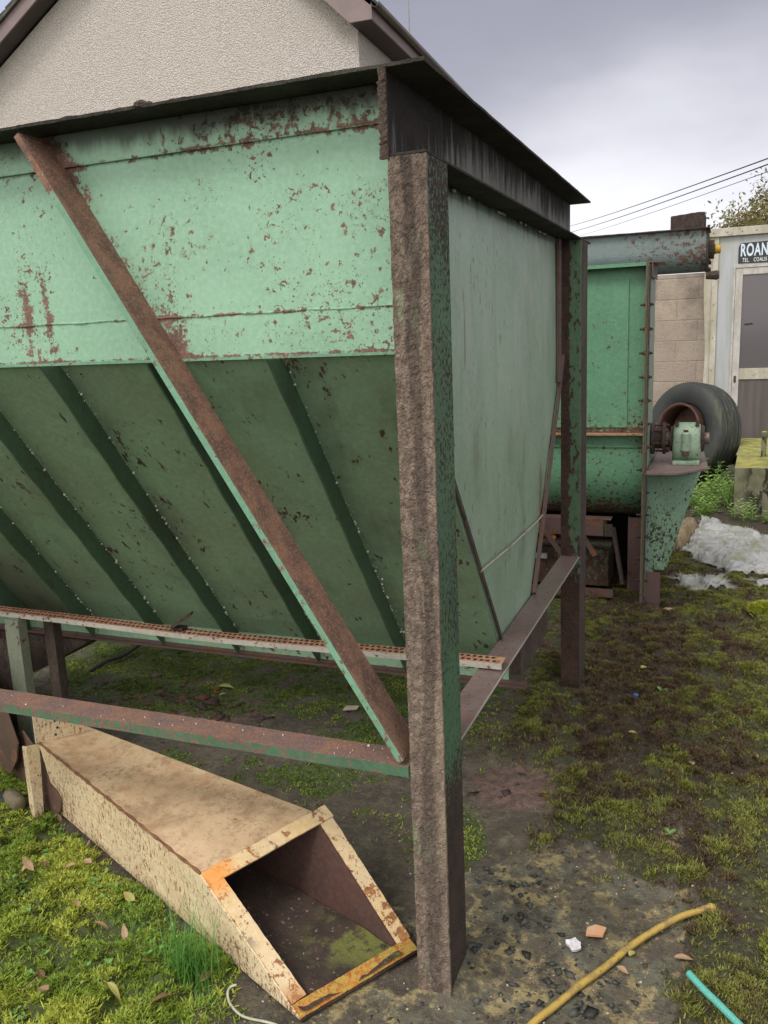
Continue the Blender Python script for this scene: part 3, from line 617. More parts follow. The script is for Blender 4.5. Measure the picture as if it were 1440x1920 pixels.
# legs (channel section) with crusted faces
def leg(y0, y1, outer, x0=-.081, x1=0.):
    """web at y=outer side, flanges run back"""
    nx, nz = 22, 520; t = .007; V = []; F = []
    sgn = -1 if outer == 'front' else 1
    yw = y0 if outer == 'front' else y1
    xs = np.linspace(x0, x1, nx); zz = np.linspace(-.03, 1.8985, nz); XX, ZZ = np.meshgrid(xs, zz)
    rough = (fbm(XX, ZZ*.8, 95, 4, 21) - .5)*.0062 + (fbm(XX, ZZ, 14, 3, 22) - .5)*.0025
    edge = np.minimum((XX-x0)/(x1-x0), (x1-XX)/(x1-x0)); rough = rough*np.clip(edge*9, .3, 1)
    XXo = XX + np.where(edge < .02, (fbm(ZZ, XX*0, 60, 3, 23)-.5)*.0035, 0)
    P = np.stack([XXo, np.full_like(XX, yw) + sgn*np.abs(rough+.001), ZZ], -1).reshape(-1, 3); n = len(P)
    B = P.copy(); B[:, 1] = yw - sgn*t; idx = np.arange(n).reshape(nz, nx)
    F = [tuple(map(int, f)) for f in np.stack([idx[:-1,:-1], idx[:-1,1:], idx[1:,1:], idx[1:,:-1]], -1).reshape(-1, 4)]
    F += [(int(idx[-1, k+1]), int(idx[-1, k]), int(idx[-1, k]+n), int(idx[-1, k+1]+n)) for k in range(nx-1)]
    for c_ in (0, nx-1): F += [(int(idx[k, c_]), int(idx[k+1, c_]), int(idx[k+1, c_]+n), int(idx[k, c_]+n)) for k in range(nz-1)]
    F += [tuple(map(int, f)) for f in (np.stack([idx[:-1,:-1], idx[1:,:-1], idx[1:,1:], idx[:-1,1:]], -1).reshape(-1, 4)+n)]
    return P, B, F
P, B, F = leg(0, .135, 'front')
L1 = mesh('leg', list(P)+list(B), F, m_crust, H)
G().box((-.0065, .0072, -.03), (-.0004, .138, 1.8985)).build('leg_flange', m_legside, L1)
G().box((-.081, .0072, -.03), (-.075, .138, 1.8985)).build('leg_flange', m_legside, L1)
m_backleg = paint('back_leg_green', (.075, .15, .085), (.06, .12, .07), rust=((.022, .014, .012), (.06, .03, .022)), thr=.50, s=44, low=.15, grime=.4, rough=.5,
                  stretch=(1, 1, .5), extra=lambda m, X, Y, Z: X.ss(-.065, -.035, .30, -.05) + Z.ss(.2, .9, .22, 0))
def plain_leg(x0, x1, y0, y1, wf=m_backleg, lab=None):
    g = G(); g.box((x0, y0, -.03), (x1, y0+.007, 1.8985)); o = g.build('leg', wf, H, bevel=.001)
    G().box((x1-.0065, y0+.0072, -.03), (x1-.0004, y1, 1.8985)).build('leg_flange', m_darkrust, o)
    G().box((x0, y0+.0072, -.03), (x0+.006, y1, 1.8985)).build('leg_flange', m_greenrust, o); return o
plain_leg(-.081, 0., 1.905, 2.07)
plain_leg(LX, LX+.08, 0., .135); plain_leg(LX, LX+.08, 1.905, 2.07)
# diagonal braces
def brace(xa, za, xb, zb, s):
    g = G(); N = 60; top = Vector((xa, 0, za)); bot = Vector((xb, 0, zb)); d = (bot-top).normalized(); up = Vector((-d.z*s, 0, d.x*s))
    # front face strip .03 wide below the upper edge, upper face .098 deep
    g.bar(top, bot, -up, .017, (0, 1, 0), .006)
    g.bar(top + Vector((0, .0062, 0)), bot + Vector((0, .0062, 0)), -up, .006, (0, 1, 0), .0925)
    return g.build('diagonal_brace', m_brace, H, bevel=.001)
brace(-1.006, 2.055, -.097, .597, 1)
brace(LX+1.006, 2.055, LX+.097, .597, -1)
# low front beam (gently bowed), cross beams
N = 40; V = []; F = []
for i in range(N+1):
    x_ = -.086 + (LX+.082+.086)*i/N; t = min(1, (-x_)/1.32); dz_ = .001 + .0015*math.sin(i*1.1)*.5
    V += [(x_, 0, .581+dz_), (x_, .080, .583), (x_, .080, .577), (x_, .006, .575+dz_), (x_, .006, .555+dz_), (x_, 0, .555+dz_)]
for i in range(N): F += [(i*6+k, i*6+(k+1) % 6, (i+1)*6+(k+1) % 6, (i+1)*6+k) for k in range(6)]
F += [tuple(range(6)), tuple(N*6+k for k in range(6))]
fbm_ = mesh('front_beam', V, F, m_beam, H); r = random.Random(12); g = G()
for _ in range(26):
    x_ = -.1 - 1.25*r.random(); y_ = .01 + .06*r.random(); s_ = .0010 + .0038*r.random()**4; z_ = .5805
    g.lathe((x_, y_, z_), (0, 0, 1), [(0, s_), (.0045, s_*.7)], 6)
tag(g.build('droppings', M('bird_lime').out((.7, .69, .66), .8), fbm_), kind='stuff')
for x0 in (-.081, LX):
    g = G(); g.box((x0, .139, .5915), (x0+.081, 1.9045, .5975)); g.box((x0, .139, .53), (x0+.006, 1.9045, .591)); g.build('cross_beam', m_xbeam, H, bevel=.001)
# slotted strip (bowed a little) on the cross beams
g = G(); gh_ = G(); x_ = -.008; r0 = .600
RZ = lambda x: .6205 - .020*math.exp(-((x+1.0)/.5)**2)*.6
L_ = list(np.linspace(-.01, LX+.05, 70))
for i in range(len(L_)-1):
    a_, b_ = L_[i], L_[i+1]
    g.add([(a_, .575, RZ(a_)), (b_, .575, RZ(b_)), (b_, .628, RZ(b_)), (a_, .628, RZ(a_)), (a_, .575, RZ(a_)-.003), (b_, .575, RZ(b_)-.003), (b_, .628, RZ(b_)-.003), (a_, .628, RZ(a_)-.003)],
          [(0,1,2,3),(7,6,5,4),(0,4,5,1),(3,2,6,7),(0,3,7,4),(1,5,6,2)])
top = g.build('slotted_strip', m_rail, H)
g = G()
for i in range(len(L_)-1):
    a_, b_ = L_[i], L_[i+1]
    g.add([(a_, .5715, RZ(a_)), (b_, .5715, RZ(b_)), (b_, .5745, RZ(b_)), (a_, .5745, RZ(a_)), (a_, .5715, RZ(a_)-.0168), (b_, .5715, RZ(b_)-.0168), (b_, .5745, RZ(b_)-.0168), (a_, .5745, RZ(a_)-.0168)],
          [(0,1,2,3),(7,6,5,4),(0,4,5,1),(3,2,6,7),(0,3,7,4),(1,5,6,2)])
g.build('strip_edge', m_galv, top)
g = G(); x_ = -.03; k = 0
while x_ > LX+.1:
    for r_, yy in enumerate((.586, .611)):
        xo = x_ - (.009 if r_ else 0); z_ = RZ(xo) + .0006
        g.prism([(xo, yy, z_), (xo-.0055, yy-.004, z_), (xo-.011, yy, z_), (xo-.011, yy+.006, z_), (xo-.0055, yy+.010, z_), (xo, yy+.006, z_)], (0, 0, .0006))
    x_ -= .019
g.build('slots', m_hole_shade, top)
g = G(); g.box((-1.155, .59, .612), (-1.110, .625, .6205)); g.bar((-1.15, .60, .620), (-1.085, .63, .665), (.3, -.9, 0), .03, (-.5, 0, .85), .008); g.build('rail_lug', m_darkrust, H)
# rail support legs and discharge spout at the left
g = G(); g.box((-1.865, .560, -.02), (-1.800, .566, .5965)); g.box((-1.806, .5665, -.02), (-1.800, .60, .5965)); g.build('support_post', m_post, H)
g = G(); g.box((-1.76, .64, -.02), (-1.715, .68, .59)); g.build('support_post', m_hole_shade if False else m_darkrust, H)
g = G(); g.prism([(-1.72, .85, .435), (-2.02, .85, .27), (-2.55, .85, .05), (LX, .85, .435)], (0, .32, 0)); g.build('discharge_spout', m_darkrust, H)
G().box((-2.35, .60, -.01), (-1.86, .606, .50)).build('side_plate', m_darkrust, H)

# ------------------------------------------------------------------ cream chute lying on the ground
Ch = thing('discharge_chute', (-.6, .15, 0), 'cream painted sheet steel chute lying on its side-on bottom with a square rusty mouth toward the camera', 'chute')
Ch['label'] = 'cream steel duct lying on the mud with a square rusty mouth beside the front leg'
Dm = Vector((-.305, -.186, .006)); Cm = Vector((-.123, .11, .012)); Am = Vector((-.66, -.035, .207)); Bm = Vector((-.462, .297, .249))
FTL = Vector((-1.553, .352, .252)); FBL = Vector((-1.503, .356, .004)); FTR = Vector((-1.535, .55, .226)); FBR = Vector((-1.50, .56, .004))
Er = Am.lerp(Bm, .895); Fr = Dm.lerp(Cm, .885)
def plate(name, pts, inward, mat, par, t=.005, sub=0, amp=0):
    return G().prism(pts, Vector(inward).normalized()*t).build(name, mat, par)
# wavy sheets (bilinear patches with small dents)
def patch(name, p00, p10, p11, p01, nu, nv, t, mat, par, amp=.003, seed=1, flip=1):
    P = [list(map(np.array, (p00, p10, p11, p01)))][0]; u, v = np.meshgrid(np.linspace(0, 1, nu), np.linspace(0, 1, nv)); u = u[..., None]; v = v[..., None]
    Q = P[0]*(1-u)*(1-v) + P[1]*u*(1-v) + P[2]*u*v + P[3]*(1-u)*v
    N_ = np.cross(P[1]-P[0], P[3]-P[0]); N_ = N_/np.linalg.norm(N_)*flip
    lu = np.linalg.norm(P[1]-P[0]); lv = np.linalg.norm(P[3]-P[0])
    ed = np.clip(np.minimum(np.minimum(u, 1-u), np.minimum(v, 1-v))*10, 0, 1)
    Q = Q + (fbm(u[..., 0]*lu, v[..., 0]*lv, 7, 3, seed)-.5)[..., None]*2*amp*N_*ed; n = nu*nv
    A_ = Q.reshape(-1, 3); B_ = A_ - N_*t; idx = np.arange(n).reshape(nv, nu)
    F = [tuple(map(int, f)) for f in np.stack([idx[:-1,:-1], idx[:-1,1:], idx[1:,1:], idx[1:,:-1]], -1).reshape(-1, 4)]; F += [tuple(i+n for i in f[::-1]) for f in F]
    for row in (idx[0], idx[:, -1], idx[-1, ::-1], idx[::-1, 0]): F += [(int(row[k+1]), int(row[k]), int(row[k])+n, int(row[k+1])+n) for k in range(len(row)-1)]
    return mesh(name, np.concatenate([A_, B_]), F, mat, par)
patch('side_panel', Dm, FBL, FTL, Am, 50, 14, .004, m_cream, Ch, .004, 3)
patch('top_panel', Am, FTL, FTR, Er, 50, 20, .004, m_creamtop, Ch, .004, 4)
patch('side_panel', Fr, FBR, FTR, Er, 30, 10, .004, m_inner, Ch, .002, 5)
patch('floor_panel', Dm, FBL, FBR, Fr, 20, 10, .003, m_inner, Ch, .0, 6)
patch('light_stop_plate', FBL, FBR, FTR, FTL, 6, 6, .003, m_inner, Ch, .0, 8)  # added plate shutting the far end so no light gets in
# skin inside the mouth
inn = Vector((0, 0, -1))
patch('inner_skin', Dm+Vector((.0, .012, .01)), FBL+Vector((.02, .03, .01)), FTL+Vector((.02, .03, -.03)), Am+Vector((.004, .010, -.008)), 4, 4, .001, m_inner, Ch, 0, 6)
# seam along the top left edge
pts = [Am.lerp(FTL, t) + Vector((0, -.001, .002 + .001*math.sin(t*40))) for t in np.linspace(0, 1, 40)]
G().tube(pts, [.0042 + .0014*math.sin(i*2.3) for i in range(40)], 7).build('corner_seam', crust('seam_rust', (.13, .05, .028), (.22, .10, .05), (.3, .16, .08), .5), Ch)
# mouth flange
mu = (Bm - Am).normalized(); mv = (Dm - Am).normalized(); mn = mu.cross(mv).normalized()
if mn.dot(Vector(cam.location) - Am) < 0: mn = -mn
def flange_bar(name, p, q, inward, wd, mat, par, ragged=.0018, seed=1, t=.006):
    N = 40; d = (q-p); V = []
    for i in range(N+1):
        c_ = p + d*i/N; r1 = float(fbm(np.array([i*.6]), np.array([seed*2.]), 1, 3, seed)[0]-.5)*2*ragged
        for (o1, o2) in ((-.0 + r1, 0), (wd + r1*.7, 0), (wd + r1*.7, t), (r1, t)): V.append(c_ + inward*o1 + mn*(o2))
    F = []
    for i in range(N): F += [(i*4+k, i*4+(k+1) % 4, (i+1)*4+(k+1) % 4, (i+1)*4+k) for k in range(4)]
    F += [(0, 1, 2, 3), tuple(N*4+k for k in range(4))]
    return mesh(name, V, F, mat, par)
fl = flange_bar('mouth_flange', Am, Bm, mv, .042, m_creamfl, Ch, seed=1); fl['label'] = 'cream top edge of the duct mouth'
vi = (Dm-Am).normalized(); wi = .040
flange_bar('mouth_flange', Am + vi*.0425, Dm - vi*.0375, mu, wi, m_creamfl, Ch, seed=2)
vr = (Cm-Bm).normalized(); flange_bar('mouth_flange', Bm + vr*.0425, Cm - vr*.034, -mu, wi, m_creamfl, Ch, seed=3)
fb = flange_bar('mouth_flange', Dm, Cm, -mv, .036, m_yellowfl, Ch, seed=4); fb['label'] = 'ochre yellow lichened bottom edge of the duct mouth'
# short return lip so the flange has depth below
g = G(); g.bar(Dm, Cm, mv, .004, -mn, .03); g.build('mouth_lip', m_darkrust, Ch)
# dirt lying in the chute
nu, nv = 50, 36; V = []; F = []
for j in range(nv):
    for i in range(nu):
        u_, v_ = i/(nu-1), j/(nv-1)
        p = (Dm*(1-u_) + Fr*u_)*(1-v_) + (FBL*(1-u_) + FBR*u_)*v_ + Vector((0, 0, .014)) + mu*(.006*(1-2*u_))
        p.z += float(fbm(np.array([p.x]), np.array([p.y]), 18, 4, 9)[0]-.5)*.016 + .02*abs(u_-.5)
        if v_ < .08: p.z -= .006
        V.append(p)
for j in range(nv-1): F += [(j*nu+i, j*nu+i+1, (j+1)*nu+i+1, (j+1)*nu+i) for i in range(nu-1)]
mesh('settled_dirt', V, F, m_dirt, Ch, smooth=True)
# far end: standing flange stubs
fe = Vector((0, 0, 1)); ax2 = Vector((-.912, .409, 0)); sd2 = Vector((.409, .912, 0))
g = G(); g.prism([(-1.573, .313, .257), (-1.556, .352, .250), (-1.562, .338, -.01), (-1.575, .312, -.01)], ax2*.006)
g.prism([(-1.5735, .3125, .257), (-1.575, .3115, -.01), (-1.613, .329, -.01), (-1.611, .330, .245)], sd2*.004); g.build('end_flange', m_cream, Ch)
g = G(); g.prism([(-1.560, .343, .256), (-1.560, .343, .352), (-1.535, .400, .330), (-1.522, .430, .318), (-1.490, .498, .285), (-1.492, .494, .236)], ax2*.006); o = g.build('end_flange', m_cream, Ch)
g = G()
for a_, b_ in ((.060, .062), (.066, .035), (.058, .012)):
    g.lathe(Vector((-1.556, .352, .252)) + sd2*a_ + fe*b_ - ax2*.003, ax2, [(0, .004), (.0025, .004)], 10)
tag(g.build('bolt_hole', m_hole_shade, o), kind='stuff')
# rusty scrap plates leaning by its far end
def scrap(pts, t, lab, mat=None):
    c_ = sum((Vector(p) for p in pts), Vector())/len(pts); T = thing('scrap_plate', (c_.x, c_.y, 0), lab, 'steel plate', 'rusty plates at the far end of the cream duct')
    g = G().prism(pts, t); g.build('sheet', mat or m_maroon2, T, bevel=.001)
m_maroon2 = paint('brown_rust_sheet', (.085, .055, .048), (.13, .075, .055), rust=((.05, .03, .026), (.20, .09, .05)), thr=.58, s=14, low=.25, grime=.3, rough=.45)

# ------------------------------------------------------------------ SECOND MACHINE
K = thing('auger_mixer', (0, 3.4, 0), 'green rusted trough mixer with bolted end flange standing behind the hopper', 'mixer')
G().box((-1.6, 3.16, .985), (.146, 3.166, 1.866)).build('front_panel', m_mach, K)
g = G(); g.box((-1.5, 3.152, 1.01), (.055, 3.159, 1.795)); g.build('access_panel', m_mach, K, bevel=.0015)
g = G(); g.box((-1.6, 3.148, 1.78), (.166, 3.1585, 1.8)) if False else None
G().box((-1.62, 3.10, .972), (.146, 3.158, .981)).build('ledge', m_rail, K)
# U trough
V = []; F = []; prof = [(3.16, .97), (3.16, .86)]
for k in range(1, 24):
    t = math.pi*k/24; prof.append((3.48 - .32*math.cos(t), .80 - .335*math.sin(t)))
prof += [(3.80, .86), (3.80, .97)]
inner = [(a_ + (3.48-a_)*.02, b_ + .004) for a_, b_ in prof]
g = G(); n = len(prof)
V = [(-1.6, a_, b_) for a_, b_ in prof] + [(.146, a_, b_) for a_, b_ in prof]
F = [(i, i+1, n+i+1, n+i) for i in range(n-1)]
g.add(V, F); V2 = [(-1.6, a_, b_) for a_, b_ in inner] + [(.146, a_, b_) for a_, b_ in inner]; g.add(V2, F)
g.build('trough', m_mach, K, smooth=True)
G().box((-1.6, 3.152, .90), (.146, 3.1585, .9705)).build('trough_rail', m_mach, K)
G().box((-1.6, 3.492, .975), (.146, 3.498, 1.866)).build('back_panel', m_mach, K)
# end plate + flange
G().prism([(.156, 3.082, 0), (.156, 3.80, 0), (.156, 3.80, .97), (.156, 3.50, .97), (.156, 3.50, 1.868), (.156, 3.082, 1.868)], (.006, 0, 0)).build('end_plate', m_mach_end, K)
g = G(); g.box((.1465, 3.072, .02), (.1555, 3.155, 1.87)); g.build('end_flange', paint('flange_rust_green', (.09, .085, .05), (.12, .10, .07), rust=RUST, thr=.52, s=30, low=.2, grime=.4, rough=.7, grimec=(.05, .05, .02)), K)
g = G(); g.box((.1625, 3.0725, .02), (.170, 3.093, 1.862)); g.build('end_flange', m_darkrust, K)
rr = random.Random(5)
for i in range(14):
    z_ = 1.66 - .125*i; g = G()
    g.lathe((.118, 3.10, z_), (1, 0, 0), [(0, .006), (.018, .006), (.0181, .011), (.028, .011), (.0281, .006), (.044, .006), (.0441, .011), (.056, .011), (.0561, .006), (.068, .006)], 6)
    g.build('bolt', m_darkrust, K)
# top flange
g = G(); g.box((-1.6, 3.09, 1.8705), (.146, 3.20, 1.8765)); g.box((-1.6, 3.09, 1.858), (.146, 3.0955, 1.870)); g.build('top_flange', m_mach, K)
g = G(); g.box((.1465, 3.09, 1.871), (.235, 3.42, 1.877)); g.box((.172, 3.094, 1.80), (.178, 3.42, 1.8705)); g.build('top_bracket', m_maroon, K)
# legs
g = G(); g.box((.12, 3.15, -.01), (.1685, 3.156, .50)) if False else None
g = G(); g.box((.055, 3.30, -.01), (.128, 3.306, .475)); g.box((.055, 3.3065, -.01), (.061, 3.36, .475)); g.build('leg', m_maroon, K)
g = G(); g.box((.172, 3.10, -.01), (.252, 3.106, .212)); g.box((.172, 3.1065, -.01), (.178, 3.14, .212)); g.build('leg', m_maroon, K)
# bracket: shelf + tapered gusset
SHZ = .785
g = G().prism([(.1705, 3.0, SHZ-.012), (.3225, 3.02, SHZ-.012), (.48, 3.20, SHZ-.012), (.44, 3.84, SHZ-.012), (.1705, 3.84, SHZ-.012)], (0, 0, .012)); g.build('shelf', m_xbeam, K, bevel=.001)
g = G().prism([(.172, 3.15, SHZ-.0125), (.442, 3.15, SHZ-.0125), (.275, 3.15, .215), (.172, 3.15, .215)], (0, .007, 0)); g.build('gusset', m_gusset, K)
g = G().prism([(.1635, 3.70, SHZ-.0125), (.43, 3.70, SHZ-.0125), (.275, 3.70, .235), (.1635, 3.70, .225)], (0, .007, 0)); g.build('gusset', m_gusset, K)
# bearing, shaft and couplings
by = 3.42; bz = .920; PB = G()
hs = []
for (x_, s_) in ((.283, .66), (.286, .78), (.296, .90), (.314, .985), (.403, .985), (.421, .90), (.431, .78), (.434, .66)):
    for k in range(28):
        t = k/28*2*math.pi; c_, n_ = math.cos(t), math.sin(t); r_ = .092*s_
        y_ = by + r_*c_; z_ = bz + r_*n_*1.0
        if n_ < -.2: y_ = by + (.092*s_)*(1 if c_ > 0 else -1)*min(1.15, abs(c_)+.28*(-n_)); z_ = bz + max(n_, -1)*(.125)
        hs.append((x_, y_, z_))
F = []
for i in range(7): F += [(i*28+k, i*28+(k+1) % 28, (i+1)*28+(k+1) % 28, (i+1)*28+k) for k in range(28)]
F += [tuple(range(28))[::-1], tuple(196+k for k in range(28))]
bear = mesh('bearing_housing', hs, F, m_cast, K, smooth=True)
G().box((-1.6, 3.80, .0), (.14, 3.806, .97)).build('shade_sheet', m_hole_shade, K)  # added black sheet standing in for the shade under the trough
G().box((-1.0, 3.56, .0), (-.1, 3.60, .40)).build('dark_filler', m_hole_shade, K)  # second near-black panel filling the gap under the trough
g = G(); g.lathe((.355, by-.095, bz-.06), (0, -.08, 1), [(0, .022), (.004, .024), (.10, .024), (.108, .018)], 14); g.build('grease_boss', m_cast, bear)
g = G(); g.lathe((.355, by-.100, bz-.088), (0, -.08, 1), [(0, .020), (.02, .020), (.024, .014)], 6); g.build('boss_nut', m_rimr, bear); g = G(); g.lathe((.355, by-.107, bz+.05), (0, -.05, 1), [(0, .014), (.008, .014)], 6); g.build('boss_nut', m_rimr, bear)
g = G().prism([(.288, by-.13, SHZ+.0002), (.430, by-.13, SHZ+.0002), (.430, by+.13, SHZ+.0002), (.288, by+.13, SHZ+.0002)], (0, 0, .02)); g.build('bearing_foot', m_cast, bear, bevel=.004)
for (x_, yy) in ((.305, -.05), (.412, -.05), (.305, .05), (.412, .05)):
    G().lathe((x_, by+yy, bz+.072), (0, 0, 1), [(0, .011), (.022, .011)], 6).build('bolt', m_darkrust, bear)
g = G(); g.lathe((.270, by, bz), (1, 0, 0), [(0, .068), (.014, .072), (.015, .078)], 24); g.build('bearing_cover', m_darkrust, bear); g = G(); g.lathe((.4345, by, bz), (1, 0, 0), [(0, .078), (.004, .074), (.016, .066)], 24); g.build('bearing_cover', m_darkrust, bear)
g = G(); g.lathe((.163, by, bz), (1, 0, 0), [(0, .032), (.312, .032)], 20); g.build('shaft', m_xbeam, K, smooth=False)
g = G(); g.lathe((.168, by, bz), (1, 0, 0), [(0, .092), (.014, .092), (.0145, .060), (.060, .060), (.0605, .090), (.076, .090)], 28); g.build('shaft_flange', m_darkrust, K)
for k in range(6):
    t = k/6*2*math.pi + .3; p = Vector((.176, by + .073*math.cos(t), bz + .073*math.sin(t)))
    G().lathe(p, (1, 0, 0), [(0, .010), (.008, .010), (.0085, .006), (.050, .006), (.0505, .010), (.084, .010)], 6).build('bolt', m_rimr, K)

# blue tube conveyor on top
T = thing('tube_conveyor', (-.3, 4.0, 1.86), 'blue grey round auger tube with rusty end flange lying across above the green mixer', 'auger tube')
CY, CZ, TR = 4.02, 1.985, .128
V = []; F = []; prof = []
for k in range(0, 25):
    t = math.pi + math.pi*k/24; prof.append((CY + TR*math.cos(t), CZ + TR*math.sin(t)))
prof = [(CY-TR, CZ+.11)] + prof + [(CY+TR, CZ+.11)]
n = len(prof); g = G()
for dx_ in (0,):
    V = [(-1.9, a_, b_) for a_, b_ in prof] + [(.412, a_, b_) for a_, b_ in prof]
    g.add(V, [(i, i+1, n+i+1, n+i) for i in range(n-1)] + [(n-1, 0, n, 2*n-1), tuple(range(n)), tuple(n+i for i in range(n))[::-1]])
g.build('tube', m_blue, T, smooth=False)
rough_plate('cover_strip', -1.9, .43, CY-TR-.03, CY+TR+.03, CZ+.1105, CZ+.1175, m_darkrust, T, .004, .02, 8)
V = []; fr = []
g = G(); g.lathe((.413, CY, CZ-.01), (1, 0, 0), [(0, .155), (.011, .155)], 24); g.build('end_flange', m_darkrust, T)
g = G(); g.lathe((.425, CY, CZ), (1, 0, 0), [(0, .055), (.03, .055), (.031, .03), (.035, .03)], 16); g.build('bearing', m_darkrust, T)
g = G(); g.lathe((.4605, CY, CZ), (1, 0, 0), [(0, .026), (.028, .026), (.032, .02)], 16); g.build('yellow_cap', simple('yellow_cap', (.55, .33, .02), (.45, .25, .02), 10, .5), T)
g = G()
for k in range(7):
    t = 3.6 + k*.45; g.lathe((.4245, CY + .138*math.cos(t), CZ-.01 + .138*math.sin(t)), (1, 0, 0), [(0, .012), (.014, .012)], 6)
g.lathe((.415, CY-.10, CZ-.155), (1, 0, 0), [(0, .02), (.06, .028), (.075, .02)], 8); tag(g.build('bolt_ring', m_darkrust, T), kind='stuff')
V = []; n = 14
for i in range(n+1):
    x_ = .21 + .19*i/n; V += [(x_, 3.88, CZ+.118), (x_, 3.88, CZ+.118 + .072 + .012*fbm(np.array([i*.7]), np.array([1.]), 1, 3, 4)[0] + .01*i/n)]
for i in range(n+1): 
    x_ = .21 + .19*i/n; V += [(x_, 3.886, CZ+.118), (x_, 3.886, CZ+.118 + .072 + .012*fbm(np.array([i*.7]), np.array([1.]), 1, 3, 4)[0] + .01*i/n)]
m2 = (n+1)*2; F = []
for i in range(n): a_ = i*2; F += [(a_, a_+2, a_+3, a_+1), (m2+a_, m2+a_+1, m2+a_+3, m2+a_+2), (a_+1, a_+3, m2+a_+3, m2+a_+1)]
F += [(0, 1, m2+1, m2), (2*n, m2+2*n, m2+2*n+1, 2*n+1)]
ob = mesh('inlet_collar', V, F, m_darkrust, T)
g = G(); g.box((.395, 3.8865, CZ+.118), (.401, 4.15, CZ+.20)); g.box((.21, 3.8865, CZ+.118), (.216, 4.15, CZ+.19)); g.box((.21, 4.151, CZ+.118), (.40, 4.157, CZ+.20)); g.build('inlet_collar', m_darkrust, T)
# its prop behind
G().box((-.35, 3.98, 0), (-.27, 4.06, CZ-TR+.004)).build('prop', m_darkrust, T)

# low steel frame below the mixer
S = thing('steel_trestle', (-.2, 3.2, 0), 'dark steel base frame with sloping struts under the green mixer trough', 'frame')
g = G(); g.box((-.75, 3.12, .40), (-.06, 3.20, .406)); g.box((-.75, 3.12, .406), (-.06, 3.126, .492)); g.box((-.75, 3.12, .492), (-.02, 3.20, .498)); g.build('top_channel', m_maroon, S, bevel=.001)
g = G(); g.box((-.055, 3.115, .40), (-.01, 3.121, .47)); g.box((-.055, 3.1215, .40), (-.05, 3.20, .49)); g.build('end_cap', m_darkrust, S)
g = G(); g.bar((-.46, 3.11, .49), (-.30, 3.11, .27), (.81, 0, .59), .028, (0, 1, 0), .006); g.build('strut', m_maroon, S)
g = G(); g.bar((-.20, 3.14, .40), (-.12, 3.14, .27), (.85, 0, .5), .03, (0, 1, 0), .006); g.build('strut', m_maroon, S)
g = G(); g.bar((-.02, 3.13, .44), (.035, 3.13, .12), (1, 0, .2), .018, (0, 1, 0), .05); g.build('strut', m_darkrust, S)
g = G(); g.box((-.72, 3.24, .07), (-.045, 3.50, .29)); g.build('gear_box', m_greenrust, S, bevel=.004)
g = G(); g.box((-.80, 3.17, .025), (-.01, 3.176, .075)); g.box((-.80, 3.1765, .025), (-.01, 3.22, .031)); g.build('base_rail', m_maroon, S)
G().box((-.52, 3.215, .225), (-.40, 3.235, .255)).build('grey_tab', simple('pale_tab', (.4, .38, .4), None), S)
g = G(); g.lathe((-.40, 3.16, .395), (.8, 0, -.4), [(0, .016), (.05, .02), (.07, .012)], 10); g.build('orange_cap', simple('orange_cap', (.5, .16, .03), (.6, .22, .05), 10, .5), S)

# ------------------------------------------------------------------ tyre
TY = thing('truck_tyre', (.25, 7.25, 0), 'big worn black truck tyre with rusty rim ring leaning beside the grey cabin', 'tyre')
tc_ = Vector((.245, 7.28, .49)); tax = Vector((-.66, -.735, .17)).normalized(); prof = []
R_ = .50; Wd = .32
prof = [(-.11, .27), (-.135, .30), (-.158, .37), (-.162, .42), (-.148, .468), (-.135, .484), (-.118, .492), (-.06, .500), (0, .502), (.06, .500), (.118, .492), (.135, .484), (.148, .468), (.162, .42), (.158, .37), (.135, .30), (.11, .27), (.07, .285), (.06, .36), (.04, .46), (-.04, .46), (-.06, .36), (-.07, .285)]
g = G(); g.lathe(tc_, tax, prof, 72, closed=True); g.build('casing', m_tyre, TY, smooth=True)
for h_ in (-.075, -.025, .025, .075):
    G().lathe(tc_, tax, [(h_-.003, .494), (h_-.003, .5022-abs(h_)*.035), (h_+.003, .5022-abs(h_)*.035), (h_+.003, .494)], 72, closed=True).build('tread_groove', m_hole_shade, TY)
g = G()
for k in range(110):
    t = k/110*2*math.pi; u = tax.orthogonal().normalized(); v = tax.cross(u); d_ = u*math.cos(t) + v*math.sin(t)
    g.bar(tc_ + tax*.128 + d_*.484, tc_ + tax*.140 + d_*.470, tax.cross(d_), .010, d_, .010)
g.build('shoulder_lugs', m_tyre, TY)
g = G(); g.lathe(tc_ - tax*0, tax, [(.02, .285), (.19, .275), (.20, .285), (.205, .283), (.20, .262), (.18, .255), (.02, .262)], 48, closed=True); g.build('rim_ring', m_rimr, TY, smooth=True)
g = G(); g.lathe(tc_, tax, [(.0, .262), (.01, .262), (.012, .10), (.0, .10)], 40, closed=True); g.build('rim_disc', m_rimr, TY)

